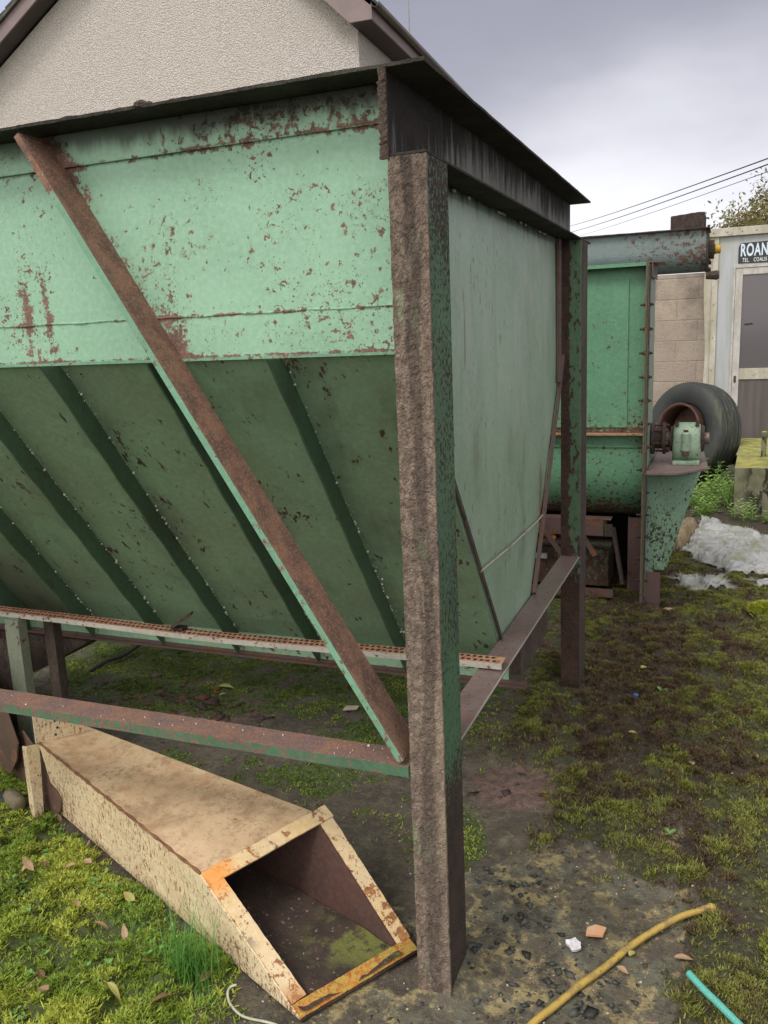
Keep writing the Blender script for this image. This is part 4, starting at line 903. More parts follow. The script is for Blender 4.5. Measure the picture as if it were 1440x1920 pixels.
# ------------------------------------------------------------------ mossy concrete block with stub post
m = M('mossy_concrete'); X, Y, Z = m.P
col = m.mix(m.noise(7, 6, .65).ss(.38, .62), (.20, .19, .13), (.13, .13, .075))
col = m.mix(m.noise(1, 6, .7, (11, 11, 5), off=4).ss(.50, .56)*m.N[2].ss(.2, .6, 1, 0)*X.ss(.68, .78, 0, 1), col, (.022, .024, .014))
col = m.mix(m.N[2].ss(.4, .8)*m.noise(9, 5, .6, off=6).ss(.3, .5), col, m.mix(m.noise(14, 5).ss(.42, .62), (.30, .285, .07), (.17, .18, .05)))
m_conc = m.out(col, .9, m.noise(50, 6, .65), .6, .008)
CB = thing('concrete_block', (1.1, 6.6, 0), 'mossy yellow topped concrete plinth at the right edge in front of the cabin door', 'concrete block')
mesh('plinth', [(.642, 5.72, -.02), (1.8, 5.72, -.02), (1.8, 7.6, -.02), (.70, 7.6, -.02), (.636, 5.70, .405), (1.8, 5.70, .405), (1.8, 7.62, .405), (.70, 7.62, .405)],
     [(0,3,2,1),(4,5,6,7),(0,1,5,4),(1,2,6,5),(2,3,7,6),(3,0,4,7)], m_conc, CB, bevel=.01)
g = G(); g.lathe((.868, 6.32, .405), (0, 0, 1), [(0, .030), (.006, .030), (.0065, .021), (.19, .021), (.20, .024), (.215, .024), (.22, .012)], 12); g.build('stub_post', m_conc, CB)

# ------------------------------------------------------------------ block wall
m = M('concrete_blockwork'); X, Y, Z = m.P
n = m.node('ShaderNodeTexBrick'); cb = m.node('ShaderNodeCombineXYZ'); m.link(X, cb.inputs[0]); m.link(Z - .011, cb.inputs[1]); m.link(cb.outputs[0], n.inputs['Vector'])
n.inputs['Scale'].default_value = 1; n.inputs['Brick Width'].default_value = .45; n.inputs['Row Height'].default_value = .2265; n.inputs['Mortar Size'].default_value = .009
n.inputs['Mortar Smooth'].default_value = .6; n.inputs['Color1'].default_value = (.42, .35, .285, 1); n.inputs['Color2'].default_value = (.36, .30, .255, 1); n.inputs['Mortar'].default_value = (.36, .30, .25, 1)
col = m.mix(m.noise(60, 4, .7).ss(.5, .7)*.5, n.outputs['Color'], (.13, .11, .09))
col = m.mix(m.noise(2.3, 5, .6, off=3).ss(.4, .62)*.6*Z.ss(1.0, 1.9, .35, 1), col, (.105, .09, .085))
h = m.noise(75, 5, .75) * .8 - E(m, n.outputs['Fac'])*.35
m_bw = m.out(col, .95, h, .9, .012)
bw = G().box((-6, 8.62, -.1), (.36, 8.84, 2.10)).build('block_wall', m_bw); tag(bw, 'grey concrete block wall between the green mixer and the pale cabin', 'wall')

# ------------------------------------------------------------------ cabin
CN = thing('portable_cabin', (1.4, 9.4, 0), 'pale grey metal clad cabin with an aluminium door at the right edge', 'cabin')
m = M('grey_clad_panel'); X, Y, Z = m.P
col = m.mix(m.noise(1, 5, .6, (16, 16, 1.2)).ss(.35, .7), (.42, .44, .47), (.35, .37, .375))
col = m.mix(m.noise(1, 6, .65, (9, 9, 2), off=5).ss(.50, .72)*.6, col, (.34, .34, .22))
m_clad = m.out(col, .5, m.noise(30, 3), .1, .003)
m = M('mossy_trim'); col = m.mix(m.noise(1, 6, .65, (8, 8, 3)).ss(.36, .62), (.50, .48, .42), (.38, .355, .28))
col = m.mix(m.noise(18, 5, .7, off=4).ss(.54, .68)*.55, col, (.22, .21, .10)); m_trim = m.out(col, .7, m.noise(60, 4), .4, .004)
m = M('aluminium_frame'); col = m.mix(m.noise(1, 5, .65, (14, 14, 5)).ss(.38, .62), (.50, .48, .47), (.38, .36, .34)); col = m.mix(m.noise(14, 6, .7, off=4).ss(.54, .66)*.5, col, (.36, .34, .2)); m_alu = m.out(col, .45, m.noise(80, 4), .2, .003)
g = G(); g.box((.42, 8.405, .12), (.572, 8.47, 2.44)); g.box((.572, 8.405, 2.135), (1.42, 8.47, 2.44)); g.box((1.42, 8.405, .12), (3.6, 8.47, 2.44)); g.build('wall', m_clad, CN)
g = G(); g.box((.33, 8.47, .10), (3.6, 12.5, 2.42)); g.build('body', m_clad, CN)
V = []; N = 40
for i in range(N+1):
    z_ = .12 + 2.32*i/N; dd = .03*math.exp(-((z_-1.95)/.35)**2) - .02*math.exp(-((z_-1.2)/.3)**2)
    V += [(.30 - dd*.6, 8.40, z_), (.419, 8.385 + .004*math.sin(i*.9), z_), (.419, 8.46, z_), (.30-dd*.6, 8.46, z_)]
F = [(0,1,2,3), tuple(4*N+k for k in range(4))]
for i in range(N): F += [(i*4+k, i*4+(k+1) % 4, (i+1)*4+(k+1) % 4, (i+1)*4+k) for k in range(4)]
mesh('corner_trim', V, F, m_trim, CN)
g = G(); g.tube([(.352, 8.392, .12), (.350, 8.386, 1.2), (.352, 8.39, 2.43)], .006, 6); g.build('trim_bead', m_trim, CN)
G().box((.28, 8.36, 2.4415), (3.7, 8.50, 2.525)).build('roof_edge', m_trim, CN, bevel=.004)
G().box((.29, 8.5005, 2.43), (3.65, 12.6, 2.50)).build('roof', m_trim, CN)
g = G()
for x_ in (.36, .50, .64, .78, .92, 1.06): g.lathe((x_, 8.3595, 2.48), (0, -1, 0), [(0, .006), (.004, .005)], 8)
for z_ in (.75, 1.05, 1.4, 1.75, 2.1): g.lathe((.385, 8.39, z_), (0, -1, 0), [(0, .005), (.004, .004)], 8)
tag(g.build('rivet', m_darkrust, CN), kind='stuff')
DR = G(); DR.box((.5725, 8.385, .10), (.592, 8.46, 2.135)); DR.box((.592, 8.385, 2.112), (1.42, 8.46, 2.1345)); DR.build('door_surround', m_alu, CN)
g = G(); g.box((.594, 8.392, .12), (.664, 8.44, 2.108)); g.box((.664, 8.392, 2.04), (1.33, 8.44, 2.108)); g.box((1.33, 8.392, .12), (1.40, 8.44, 2.108)); g.box((.664, 8.392, .12), (1.33, 8.44, .24))
door = g.build('door', m_alu, CN, bevel=.003)
G().box((.6645, 8.388, .945), (1.3295, 8.436, 1.062)).build('door_rail', m_trim, door, bevel=.003)
G().box((.6645, 8.405, 1.0625), (1.3295, 8.412, 2.0395)).build('door_pane', M('dark_glazing').out((.11, .10, .11), .10, spec=.6), door)
G().box((.6645, 8.402, .2405), (1.3295, 8.412, .9445)).build('door_lower_panel', simple('streaked_grey_panel', (.12, .105, .10), (.085, .075, .07), 1, .5, .05, 40, stretch=(14, 14, 1)), door)
g = G(); g.box((.615, 8.386, .915), (.637, 8.392, .985)); g.lathe((.626, 8.386, .955), (0, -1, 0), [(0, .008), (.006, .007)], 10); g.build('lock', m_darkrust, door)
g = G(); g.bar((.70, 8.404, 1.52), (.78, 8.404, 1.525), (0, 0, 1), .012, (0, -1, 0), .004); g.build('pane_mark', m_hole_shade, door)
# sign
SG = thing('cabin_sign', (.8, 8.40, 2.15), 'black sign lettered ROAN and TEL. COALIS above the cabin door', 'sign')
sm = simple('sign_black', (.022, .024, .03), (.03, .032, .04), 20, .45, .1)
mesh('board', [(.612, 8.3985, 2.158), (1.0, 8.3985, 2.152), (1.0, 8.3985, 2.372), (.640, 8.3985, 2.362), (.622, 8.3985, 2.345), (.612, 8.3985, 2.315),
               (.612, 8.4045, 2.158), (1.0, 8.4045, 2.152), (1.0, 8.4045, 2.372), (.640, 8.4045, 2.362), (.622, 8.4045, 2.345), (.612, 8.4045, 2.315)],
     [(0,1,2,3,4,5), (11,10,9,8,7,6)] + [(i, (i+1) % 6, 6+(i+1) % 6, 6+i) for i in range(6)], sm, SG)
def text(s, x, z, size, mat, sxx, off, parent, sp=1.0):
    cu = bpy.data.curves.new('lettering', 'FONT'); cu.body = s; cu.size = size; cu.extrude = .0008; cu.offset = off; cu.space_character = sp
    o = bpy.data.objects.new('lettering', cu); COL.objects.link(o); o.data.materials.append(mat)
    o.parent = parent; o.matrix_parent_inverse = Matrix.Translation(-Vector(parent.location))
    bpy.context.view_layer.update(); me = bpy.data.meshes.new_from_object(o.evaluated_get(bpy.context.evaluated_depsgraph_get())); bpy.data.objects.remove(o)
    V = [(x + v.co.x*sxx, 8.3972 - v.co.z, z + v.co.y) for v in me.vertices]; me.vertices.foreach_set('co', [c for v in V for c in v]); me.update()
    return newobj('lettering', me, None, parent)
lt = M('pale_blue_lettering').out((.62, .74, .86), .5); lw = M('white_lettering').out((.8, .82, .85), .5)
text('ROANE', .630, 2.232, .172, lt, .52, .0045, SG, 1.10)
text('TEL.   COALIS', .652, 2.170, .056, lw, .62, .0003, SG, 1.14)

# ------------------------------------------------------------------ house
HS = thing('gable_house', (-6.5, 12, 0), 'rendered house gable with purple brown eaves rising behind the hopper at top left', 'house')
ha = rad(2.5); hu = Vector((math.cos(ha), math.sin(ha), 0)); hn = Vector((-math.sin(ha), math.cos(ha), 0)); HO = Vector((-4.398, 10.0, 0))
hp = lambda s_, n_, z_: HO + hu*s_ + hn*n_ + Vector((0, 0, z_))
m = M('pebble_dash'); r1 = m.noise(42, 3, .8); v1 = m.vor(48)
col = m.mix(v1.ss(.1, .6), (.74, .69, .66), (.44, .40, .375)); col = m.mix(m.noise(1.2, 4, .6, off=5).ss(.4, .65)*.35, col, (.50, .45, .41))
col = m.mix(r1.ss(.55, .72)*.5, col, (.88, .84, .79))
m_dash = m.out(col, .95, v1*-.8 + r1*.6, .8, .02)
SR, SL = .93, .63; SA, ZA = -2.71, 8.29   # ridge
WL = -7.0
lz = ZA - SL*(SA-WL)
g = G(); g.prism([hp(.0, .32, -.1), hp(0, .32, 5.76), hp(SA, .32, ZA), hp(WL, .32, lz), hp(WL, .32, -.1)], hn*8); g.build('wall', m_dash, HS)
m_fas = simple('purple_brown_fascia', (.235, .175, .175), (.19, .145, .145), 3, .5, .1, 20)
m_sof = simple('brown_soffit', (.075, .058, .055), (.06, .045, .042), 3, .7, .1, 20)
m_roof = simple('grey_roof_tile', (.10, .095, .09), (.06, .058, .055), 6, .9, .5, 30)
# barge boards: right
g = G(); g.prism([hp(.0, 0, 5.75), hp(.30, 0, 5.75), hp(.30, 0, 5.93), hp(SA, 0, ZA+.25), hp(SA, 0, ZA+.03)], hn*.03); g.build('barge_board', m_fas, HS)
g = G(); g.prism([hp(SA-.005, 0, ZA+.03), hp(SA-.005, 0, ZA+.25), hp(WL-.6, 0, ZA+.25-SL*(SA-WL+.6)), hp(WL-.6, 0, ZA+.03-SL*(SA-WL+.6))], hn*.03); g.build('barge_board', m_fas, HS)
g = G(); g.prism([hp(.0, .031, 5.752), hp(.0, .031, 5.80), hp(SA, .031, ZA+.08), hp(SA, .031, ZA+.035)], hn*.288); g.build('verge_soffit', m_sof, HS)
g = G(); g.prism([hp(SA-.005, .031, ZA+.035), hp(SA-.005, .031, ZA+.08), hp(WL-.6, .031, ZA+.08-SL*(SA-WL+.6)), hp(WL-.6, .031, ZA+.035-SL*(SA-WL+.6))], hn*.288); g.build('verge_soffit', m_sof, HS)
# eaves: soffit, fascia, gutter
g = G(); g.box((0, 0, 0), (1, 1, 1)); g = G(); g.prism([hp(.002, .031, 5.75), hp(.30, .031, 5.75), hp(.30, 8.4, 5.75), hp(.002, 8.4, 5.75)], (0, 0, .012)); g.build('eaves_soffit', m_sof, HS)
g = G(); g.prism([hp(.301, .0, 5.75), hp(.325, .0, 5.75), hp(.325, .0, 5.93), hp(.301, .0, 5.93)], hn*8.4); g.build('fascia', m_fas, HS)
g = G(); pr = []
for k in range(13): t = math.pi*k/12; pr.append((.385 - .058*math.cos(t), 5.945 - .062*math.sin(t)))
pr2 = [(a_ + (.385-a_)*.12, b_ + .004 if b_ < 5.94 else b_) for a_, b_ in reversed(pr)]
g.prism([hp(a_, -.03, b_) for a_, b_ in pr + pr2], hn*8.4); g.build('gutter', simple('brown_gutter', (.11, .085, .075), (.08, .062, .055), 4, .4, .05), HS)
g = G(); g.prism([hp(.37, -.05, 5.945), hp(.37, -.05, 5.99), hp(SA, -.05, ZA+.32), hp(SA, -.05, ZA+.255)], hn*8.5)
g.prism([hp(SA-.004, -.05, ZA+.255), hp(SA-.004, -.05, ZA+.32), hp(WL-.7, -.05, ZA+.32-SL*(SA-WL+.7)), hp(WL-.7, -.05, ZA+.255-SL*(SA-WL+.7))], hn*8.5)
for k in range(22):   # tile noses along the left verge
    s0 = SA - .1 - k*.22; z0 = ZA + .32 - SL*(SA-s0)
    g.prism([hp(s0, -.055, z0+.002), hp(s0-.20, -.055, z0+.002-SL*.20), hp(s0-.20, -.055, z0+.028-SL*.20), hp(s0, -.055, z0+.008)], hn*.4)
g.build('roof', m_roof, HS)
# mast behind the house and overhead cables
mst = G().tube([(-7.76, 22, 0), (-7.76, 22, 10.8)], .02, 8).build('antenna_mast', simple('mast_grey', (.35, .33, .33), None, 3, .5)); tag(mst, 'thin upright mast beyond the house roof', 'mast')
for k, (zl, zr, lb) in enumerate(((6.41, 4.08, 'topmost of the three overhead cables crossing the pale sky'), (6.13, 3.99, 'middle of the three overhead cables crossing the pale sky'), (5.86, 3.88, 'lowest and faintest of the three overhead cables'))):
    a_ = Vector((1.02, 14, zr)); b_ = Vector((-5.58, 40, zl)); dvec = b_ - a_; pts = []
    for i in range(41):
        t = -1.2 + 4.2*i/40; p = a_ + dvec*t; p.z = a_.z + dvec.z*t + (t*(t-1))*.12; pts.append(p)
    o = G().tube(pts, .011 if k < 2 else .006, 5).build('overhead_cable', M('cable_black').out((.03, .03, .035), .6) if k == 0 else bpy.data.materials['cable_black'])
    tag(o, lb, 'cable', 'overhead cables')

# ------------------------------------------------------------------ tree
TRE = thing('garden_tree', (2.3, 18, 0), 'sparse leaved tree rising behind the cabin roof at the right edge', 'tree')
rr = random.Random(4); segs = G(); tips = []
def grow(p, d, L, r, depth):
    q = p + d*L; mid = p.lerp(q, .5) + Vector((rr.uniform(-1, 1), rr.uniform(-1, 1), 0))*L*.05
    segs.tube([p, mid, q], [r, r*.85, r*.7], 5 if depth > 2 else 8, False)
    if depth >= 3:
        for t in (.35, .6, .85, 1): tips.append((p.lerp(q, t), d))
    if depth == 6: return
    for _ in range(3 if depth < 4 else 2):
        nd = (d + Vector((rr.uniform(-.8, .8), rr.uniform(-.8, .8), rr.uniform(-.15, .6)))).normalized(); grow(q, nd, L*rr.uniform(.66, .86), r*.62, depth+1)
grow(Vector((2.3, 18, -.05)), Vector((-.05, 0, 1)), 1.17, .11, 0)
segs.build('trunk', simple('bark', (.11, .09, .07), (.07, .06, .05), 8, .9), TRE)
tp = np.array([tuple(p) for p, _ in tips]); r = np.random.default_rng(8); kk = r.integers(0, len(tp), 15000); P0 = tp[kk] + r.normal(0, .12, (15000, 3))
def leafcloud(name, P0, size, colA, colB, parent, seed):
    r = np.random.default_rng(seed); k = len(P0); u = r.normal(size=(k, 3)); u /= np.linalg.norm(u, axis=1)[:, None]; v = np.cross(u, r.normal(size=(k, 3))); v /= np.linalg.norm(v, axis=1)[:, None]
    s = (size*(.6 + .8*r.random(k)))[:, None]
    co = np.stack([P0-u*s, P0+v*s*.42, P0+u*s, P0-v*s*.42], 1).reshape(-1, 3); me = bpy.data.meshes.new(name); me.vertices.add(k*4); me.vertices.foreach_set('co', co.ravel())
    me.loops.add(k*4); me.loops.foreach_set('vertex_index', np.arange(k*4)); me.polygons.add(k); me.polygons.foreach_set('loop_start', np.arange(0, k*4, 4)); me.polygons.foreach_set('loop_total', np.full(k, 4)); me.update()
    t = r.random((k, 1)); c = (np.array(colA)*(1-t)+np.array(colB)*t)*(.7+.6*r.random((k, 1))); c = np.repeat(np.concatenate([c, np.ones((k, 1))], 1), 4, 0)
    ca = me.color_attributes.new('tint', 'FLOAT_COLOR', 'POINT'); ca.data.foreach_set('color', c.ravel().astype(np.float32)); return newobj(name, me, m_tint, parent)
P0 = np.concatenate([P0, np.stack([r.normal(.95, .38, 3500), r.normal(18, .4, 3500), 3.25 + np.abs(r.normal(0, .28, 3500))], -1)])
leafcloud('crown', P0, .045, (.30, .28, .11), (.20, .17, .09), TRE, 3)

# ------------------------------------------------------------------ weeds
def leaf_shape(g, base, d, up, L, W_, curl=.2, n=4):
    d = Vector(d).normalized(); sd_ = d.cross(Vector(up)).normalized(); upv = sd_.cross(d).normalized(); V = []
    for i in range(n+1):
        t = i/n; w_ = W_*math.sin(math.pi*min(1, t*.92+.06))*.5; c_ = Vector(base) + d*L*t - upv*(curl*L*t*t)
        V += [c_ - sd_*w_ + upv*w_*.3, c_, c_ + sd_*w_ + upv*w_*.3]
    F = []
    for i in range(n):
        for j in (0, 1): F.append((i*3+j, i*3+j+1, (i+1)*3+j+1, (i+1)*3+j))
    g.add(V, F)
def leafm(name, a_, b_, rough=.5):
    m = M(name); oi = m.node('ShaderNodeObjectInfo'); f = E(m, oi.outputs['Random'])
    col = m.mix((m.noise(60, 3)*.5 + f*.5).ss(.25, .75), a_, b_)
    b = m.node('ShaderNodeBsdfPrincipled'); m.link(col, b.inputs['Base Color']); b.inputs['Roughness'].default_value = rough
    tr = m.node('ShaderNodeBsdfTranslucent'); m.link(col, tr.inputs[0]); mx = m.node('ShaderNodeMixShader'); mx.inputs[0].default_value = .25
    m.link(b.outputs[0], mx.inputs[1]); m.link(tr.outputs[0], mx.inputs[2]); o = m.node('ShaderNodeOutputMaterial'); m.link(mx.outputs[0], o.inputs[0]); return m.mat
m_weed = leafm('weed_green', (.20, .36, .07), (.32, .48, .14)); m_grass = leafm('grass_green', (.10, .27, .045), (.16, .36, .08)); m_clov = leafm('clover_green', (.16, .33, .08), (.26, .44, .16))
def weed(x, y, h, ns, seed, lab, grp='leafy weeds growing beside the concrete plinth'):
    r = random.Random(seed); z = float(gh(np.array([x]), np.array([y]))[0]); T = thing('weed_plant', (x, y, z), lab, 'weed', grp); g = G(); lf = G()
    for _ in range(ns):
        bx, by_ = x + r.uniform(-.09, .09), y + r.uniform(-.12, .12); hh = h*r.uniform(.45, 1.05); lx, ly = r.uniform(-.3, .3), r.uniform(-.3, .3)
        pts = [Vector((bx + lx*hh*t*t, by_ + ly*hh*t*t, z - .01 + hh*t)) for t in (0, .33, .66, 1)]; g.tube(pts, [.003, .0025, .002, .001], 4, False)
        for i in range(7):
            t = .2 + .8*i/6; p = Vector((bx + lx*hh*t*t, by_ + ly*hh*t*t, z - .01 + hh*t)); th = i*1.57 + r.random()
            for s_ in (0, math.pi): leaf_shape(lf, p, (math.cos(th+s_), math.sin(th+s_), .45), (0, 0, 1), .055*(1.15-.4*t)*r.uniform(.8, 1.2), .016)
    g.build('stem', m_weed, T); lf.build('leaves', m_weed, T)
weed(.50, 6.75, .34, 9, 1, 'tallest leafy weed clump in the gap below the truck tyre')
weed(.36, 6.25, .24, 16, 2, 'bushy weed clump just right of the green gusset')
weed(.53, 6.05, .26, 16, 3, 'weed clump against the left face of the mossy plinth')
weed(.42, 5.65, .16, 14, 4, 'low weed clump at the back edge of the white sack')
weed(.72, 5.50, .17, 6, 5, 'small weed growing at the foot of the plinth front')
weed(.84, 5.48, .13, 4, 6, 'smallest weed in front of the dark plinth face')
weed(.26, 6.0, .18, 12, 7, 'weed clump half hidden by the green gusset')
weed(.60, 6.55, .22, 10, 8, 'weed clump behind the plinth corner')
# grass tuft + small seedlings
r = random.Random(9); T = thing('grass_tuft', (-.62, -.15, 0), 'tuft of long fresh green grass at the side of the cream duct', 'grass'); g = G()
for _ in range(150):
    x, y = -.625 + r.gauss(0, .032), -.158 + r.gauss(0, .022); z = float(gh(np.array([x]), np.array([y]))[0]); h = r.uniform(.06, .20)*(1 if r.random() < .8 else 1.35); th = r.random()*6.28; ln = r.uniform(.15, .75)*h
    ox, oy = math.cos(th)*ln, math.sin(th)*ln; w_ = .0017; V = []
    for i in range(6): t = i/5; V += [(x + ox*t*t - math.sin(th)*w_*(1-t*.9), y + oy*t*t + math.cos(th)*w_*(1-t*.9), z - .004 + h*(t - .25*t*t*(ln/h))), (x + ox*t*t + math.sin(th)*w_*(1-t*.9), y + oy*t*t - math.cos(th)*w_*(1-t*.9), z - .004 + h*(t - .25*t*t*(ln/h)))]
    g.add(V, [(2*i, 2*i+1, 2*i+3, 2*i+2) for i in range(5)])
g.build('blades', m_grass, T)
g = G()
for _ in range(500):
    x, y = r.uniform(-1.35, -.5), 0; cs_ = r.uniform(.02, .16); y = -.125 - (cs_ + (x+.43)*.41)/.912; z = float(gh(np.array([x]), np.array([y]))[0]); h = r.uniform(.015, .045); th = r.random()*6.28
    if r.random() > .25 + .75*max(0, 1-abs(x+.68)/.28): continue
    ox, oy = math.cos(th)*h*.6, math.sin(th)*h*.6; w_ = .0013; g.add([(x-w_, y, z), (x+w_, y, z), (x+ox, y+oy, z+h)], [(0, 1, 2)])
tag(g.build('short_grass', m_grass), 'short grass sprouting along the duct side', 'grass', kind='stuff')
def seedling(x, y, s, n, seed, lab, grp=None):
    r = random.Random(seed); z = float(gh(np.array([x]), np.array([y]))[0]) + .006; g = G()
    for i in range(n): th = i*6.28/n + r.random(); leaf_shape(g, (x, y, z), (math.cos(th), math.sin(th), .5), (0, 0, 1), s*r.uniform(.8, 1.2), s*.5, .1)
    tag(g.build('seedling', m_clov), lab, 'seedling', grp)
g = G()
for (x, y) in [(-1.42,.23),(-1.36,.15),(-1.33,-.02),(-1.11,.0),(-1.22,-.12),(-1.05,-.2),(-1.0,-.30),(-.92,-.33),(-.86,-.25),(-.90,-.1),(-.80,-.05),(-1.28,-.2),(-.74,-.12),(-.70,-.28),(-.55,-.1),(-1.13,.13),(-1.02,.05),(-.97,-.40)]:
    for j in range(random.randint(2, 6)):
        px_, py_ = x + random.gauss(0, .022), y + random.gauss(0, .022); z_ = float(gh(np.array([px_]), np.array([py_]))[0]) + .008
        for i in range(random.randint(2, 4)): th = random.random()*6.28; L_2 = random.uniform(.008, .017); leaf_shape(g, (px_, py_, z_), (math.cos(th), math.sin(th), random.uniform(.2, .9)), (0, 0, 1), L_2, L_2*.7, .1)
tag(g.build('clover_seedlings', m_clov), 'tiny bright green clover seedlings sprinkled over the bottom left moss', 'seedlings', kind='stuff')
seedling(.445, .86, .03, 3, 77, 'pale green three leaved seedling right of the front leg')
seedling(.735, .42, .03, 4, 78, 'bright seedling at the right edge above the teal rope')
seedling(.346, 1.90, .035, 3, 79, 'light green sprout in the brown moss near the back leg')

# ------------------------------------------------------------------ fallen leaves
m_fl = leafm('dry_leaf', (.46, .31, .19), (.20, .105, .06), .6); m_fy = leafm('yellow_leaf', (.45, .45, .16), (.50, .42, .14), .6)
LV = [(-1.313,.034,'largest curled tan leaf of the left cluster'),(-1.285,.05,'tan leaf overlapping the left cluster'),(-1.335,.045,'flat tan leaf at the left of the cluster'),(-1.223,.069,'pinkish tan leaf right of the left leaf cluster'),
 (-1.455,.303,'brown curled leaf below the rusty plates'),(-1.252,.196,'pale leaf lying below the duct seam'),(-1.068,-.056,'narrow pink leaf standing on the moss'),(-.86,-.115,'big blotched tan leaf left of the grass tuft'),
 (-1.02,.085,'orange brown leaf touching the duct side'),(-.95,.05,'tan leaf under the duct edge'),(-.925,.01,'olive tinged leaf beside the duct edge'),(-.848,-.295,'long pale yellow leaf near the bottom edge'),
 (-.785,-.274,'round cream leaf near the bottom edge'),(-.621,-.253,'folded tan leaf below the grass tuft'),(-1.003,-.273,'pointed tan leaf above the clover'),(-.968,-.355,'pair leaf left, at the bottom edge'),
 (-.93,-.345,'pair leaf right, at the bottom edge'),(-.99,-.08,'dull tan leaf low in the moss'),(-.74,-.165,'tan leaf at the foot of the grass tuft'),(-.586,-.175,'upright tan leaf right of the grass tuft'),(-1.10,.17,'brown leaf between moss and duct'),(-1.17,.12,'small rust coloured leaf')]
for i, (x, y, lb) in enumerate(LV):
    r = random.Random(i+40); g = G(); th = r.random()*6.28; z = float(gh(np.array([x]), np.array([y]))[0]) + .019
    leaf_shape(g, (x, y, z), (math.cos(th), math.sin(th), r.uniform(-.1, .35)), (r.uniform(-.5, .5), r.uniform(-.5, .5), 1), r.uniform(.020, .044), r.uniform(.012, .026), r.uniform(-.9, .9), 6)
    g.tube([(x, y, z), (x-math.cos(th)*.012, y-math.sin(th)*.012, z)], .0008, 4)
    tag(g.build('fallen_leaf', m_fy if i in (10, 11, 12) else m_fl), lb, 'leaf', 'dry leaves fallen on the moss')
def flat_bit(name, x, y, pts, t, mat, lab, cat, rz=0, tilt=(0, 0), dz=.004):
    z = float(gh(np.array([x]), np.array([y]))[0]) + dz; g = G().prism([(a_, b_, 0) for a_, b_ in pts], (0, 0, t)); o = g.build(name, mat); o.location = (x, y, z); o.rotation_euler = (tilt[0], tilt[1], rz); tag(o, lab, cat); return o
flat_bit('tile_chip', .293, .337, [(-.03,-.014),(.012,-.022),(.03,.008),(.005,.022),(-.02,.012)], .006, simple('orange_tile', (.55, .27, .14), (.5, .33, .22), 40), 'orange tile fragment lying above the yellow hose', 'tile chip', .4, dz=.01)
g = G(); r = random.Random(3); pr = [(.022*math.cos(t)*r.uniform(.6, 1.1), .02*math.sin(t)*r.uniform(.6, 1.1)) for t in np.linspace(0, 5.8, 11)]
flat_bit('foil_scrap', .248, .271, pr, .007, simple('white_foil', (.7, .7, .72), (.45, .45, .5), 60, .4), 'crumpled white scrap left of the orange tile chip', 'scrap', 0, (.2, .1), .01)
def leafbit(x, y, L, W_, th, lab, mat): g = G(); z = float(gh(np.array([x]), np.array([y]))[0]) + .014; leaf_shape(g, (x, y, z), (math.cos(th), math.sin(th), .15), (0, 0, 1), L, W_, .3, 6); tag(g.build('fallen_leaf', mat), lab, 'leaf', 'leaves on the right of the yard')
leafbit(.490, .30, .045, .02, .3, 'peach curled leaf right of the yellow hose end', m_fl); leafbit(.385, .27, .026, .016, 1.2, 'yellow leaf touching the yellow hose', m_fy)
leafbit(.36, .22, .03, .018, -.4, 'orange leaf under the yellow hose', m_fl); leafbit(.254, 1.49, .035, .02, .2, 'pale yellow leaf right of the cross beam foot', m_fy)
leafbit(.247, 2.1, .04, .03, 1.0, 'bright yellow leaf near the back leg', m_fy); leafbit(.498, 1.29, .035, .02, 1.9, 'peach leaf standing on the dark moss', m_fl)
leafbit(.715, 1.45, .06, .035, 2.4, 'grey tan leaf at the right edge', m_fl); leafbit(-1.574, 1.458, .07, .035, .3, 'pale green leaf below the hopper rail', m_fy); leafbit(-1.50, 1.35, .04, .015, 1.2, 'small ochre leaf beside the rust flakes', m_fy)
flat_bit('paper_scrap', -.88, 1.395, [(-.03,-.02),(.03,-.015),(.035,.02),(-.02,.022)], .004, simple('buff_paper', (.55, .45, .35), None, 40), 'buff paper scrap on the moss behind the diagonal brace', 'scrap', .3, dz=.012)
flat_bit('wood_chip', .30, 3.06, [(-.03,-.015),(.02,-.02),(.035,.01),(-.01,.018)], .006, simple('chip_tan', (.5, .33, .2), None, 40), 'tan wood chip in front of the mixer foot', 'chip', .2, dz=.012)
g = G(); g.lathe((0, 0, 0), (0, 0, 1), [(0, .011), (.012, .013), (.016, .008)], 10); o = g.build('bottle_cap', simple('blue_plastic', (.10, .15, .55), None, 30, .4)); o.location = (.246, 1.852, float(gh(np.array([.246]), np.array([1.852]))[0])+.01); tag(o, 'small blue plastic cap on the brown moss', 'cap')
# hose, rope, pale root, cable under hopper, twig
def line(name, pts, r_, mat, lab, cat, lift=.0, n=10, sub=24, flat=False):
    P = [Vector((*p[:2], p[2] if len(p) > 2 else 0)) for p in pts]; out = []
    for i in range(len(P)-1):
        p0, p1, p2, p3 = P[max(i-1, 0)], P[i], P[i+1], P[min(i+2, len(P)-1)]
        for k in range(sub//2):
            t = k/(sub//2); out.append(.5*((2*p1) + (-p0+p2)*t + (2*p0-5*p1+4*p2-p3)*t*t + (-p0+3*p1-3*p2+p3)*t**3))
    out.append(P[-1]); gz = gh(np.array([p.x for p in out]), np.array([p.y for p in out])); k_ = np.ones(9)/9; gz = np.convolve(np.pad(gz, 4, mode='edge'), k_, 'valid')
    if flat: gz = gz*0 + gz.max()
    out = [Vector((p.x, p.y, float(gz[i]) + r_ + lift + p.z)) for i, p in enumerate(out)]
    o = G().tube(out, r_, n).build(name, mat, None, smooth=True); tag(o, lab, cat); return o, out
mh = M('yellow_hose'); col = mh.mix(mh.noise(25, 5, .7).ss(.45, .65), (.44, .30, .07), (.26, .18, .07)); mh = mh.out(mh.mix(mh.noise(60, 4, off=3).ss(.6, .7)*.7, col, (.10, .08, .04)), .5, mh.noise(70, 4), .3, .003)
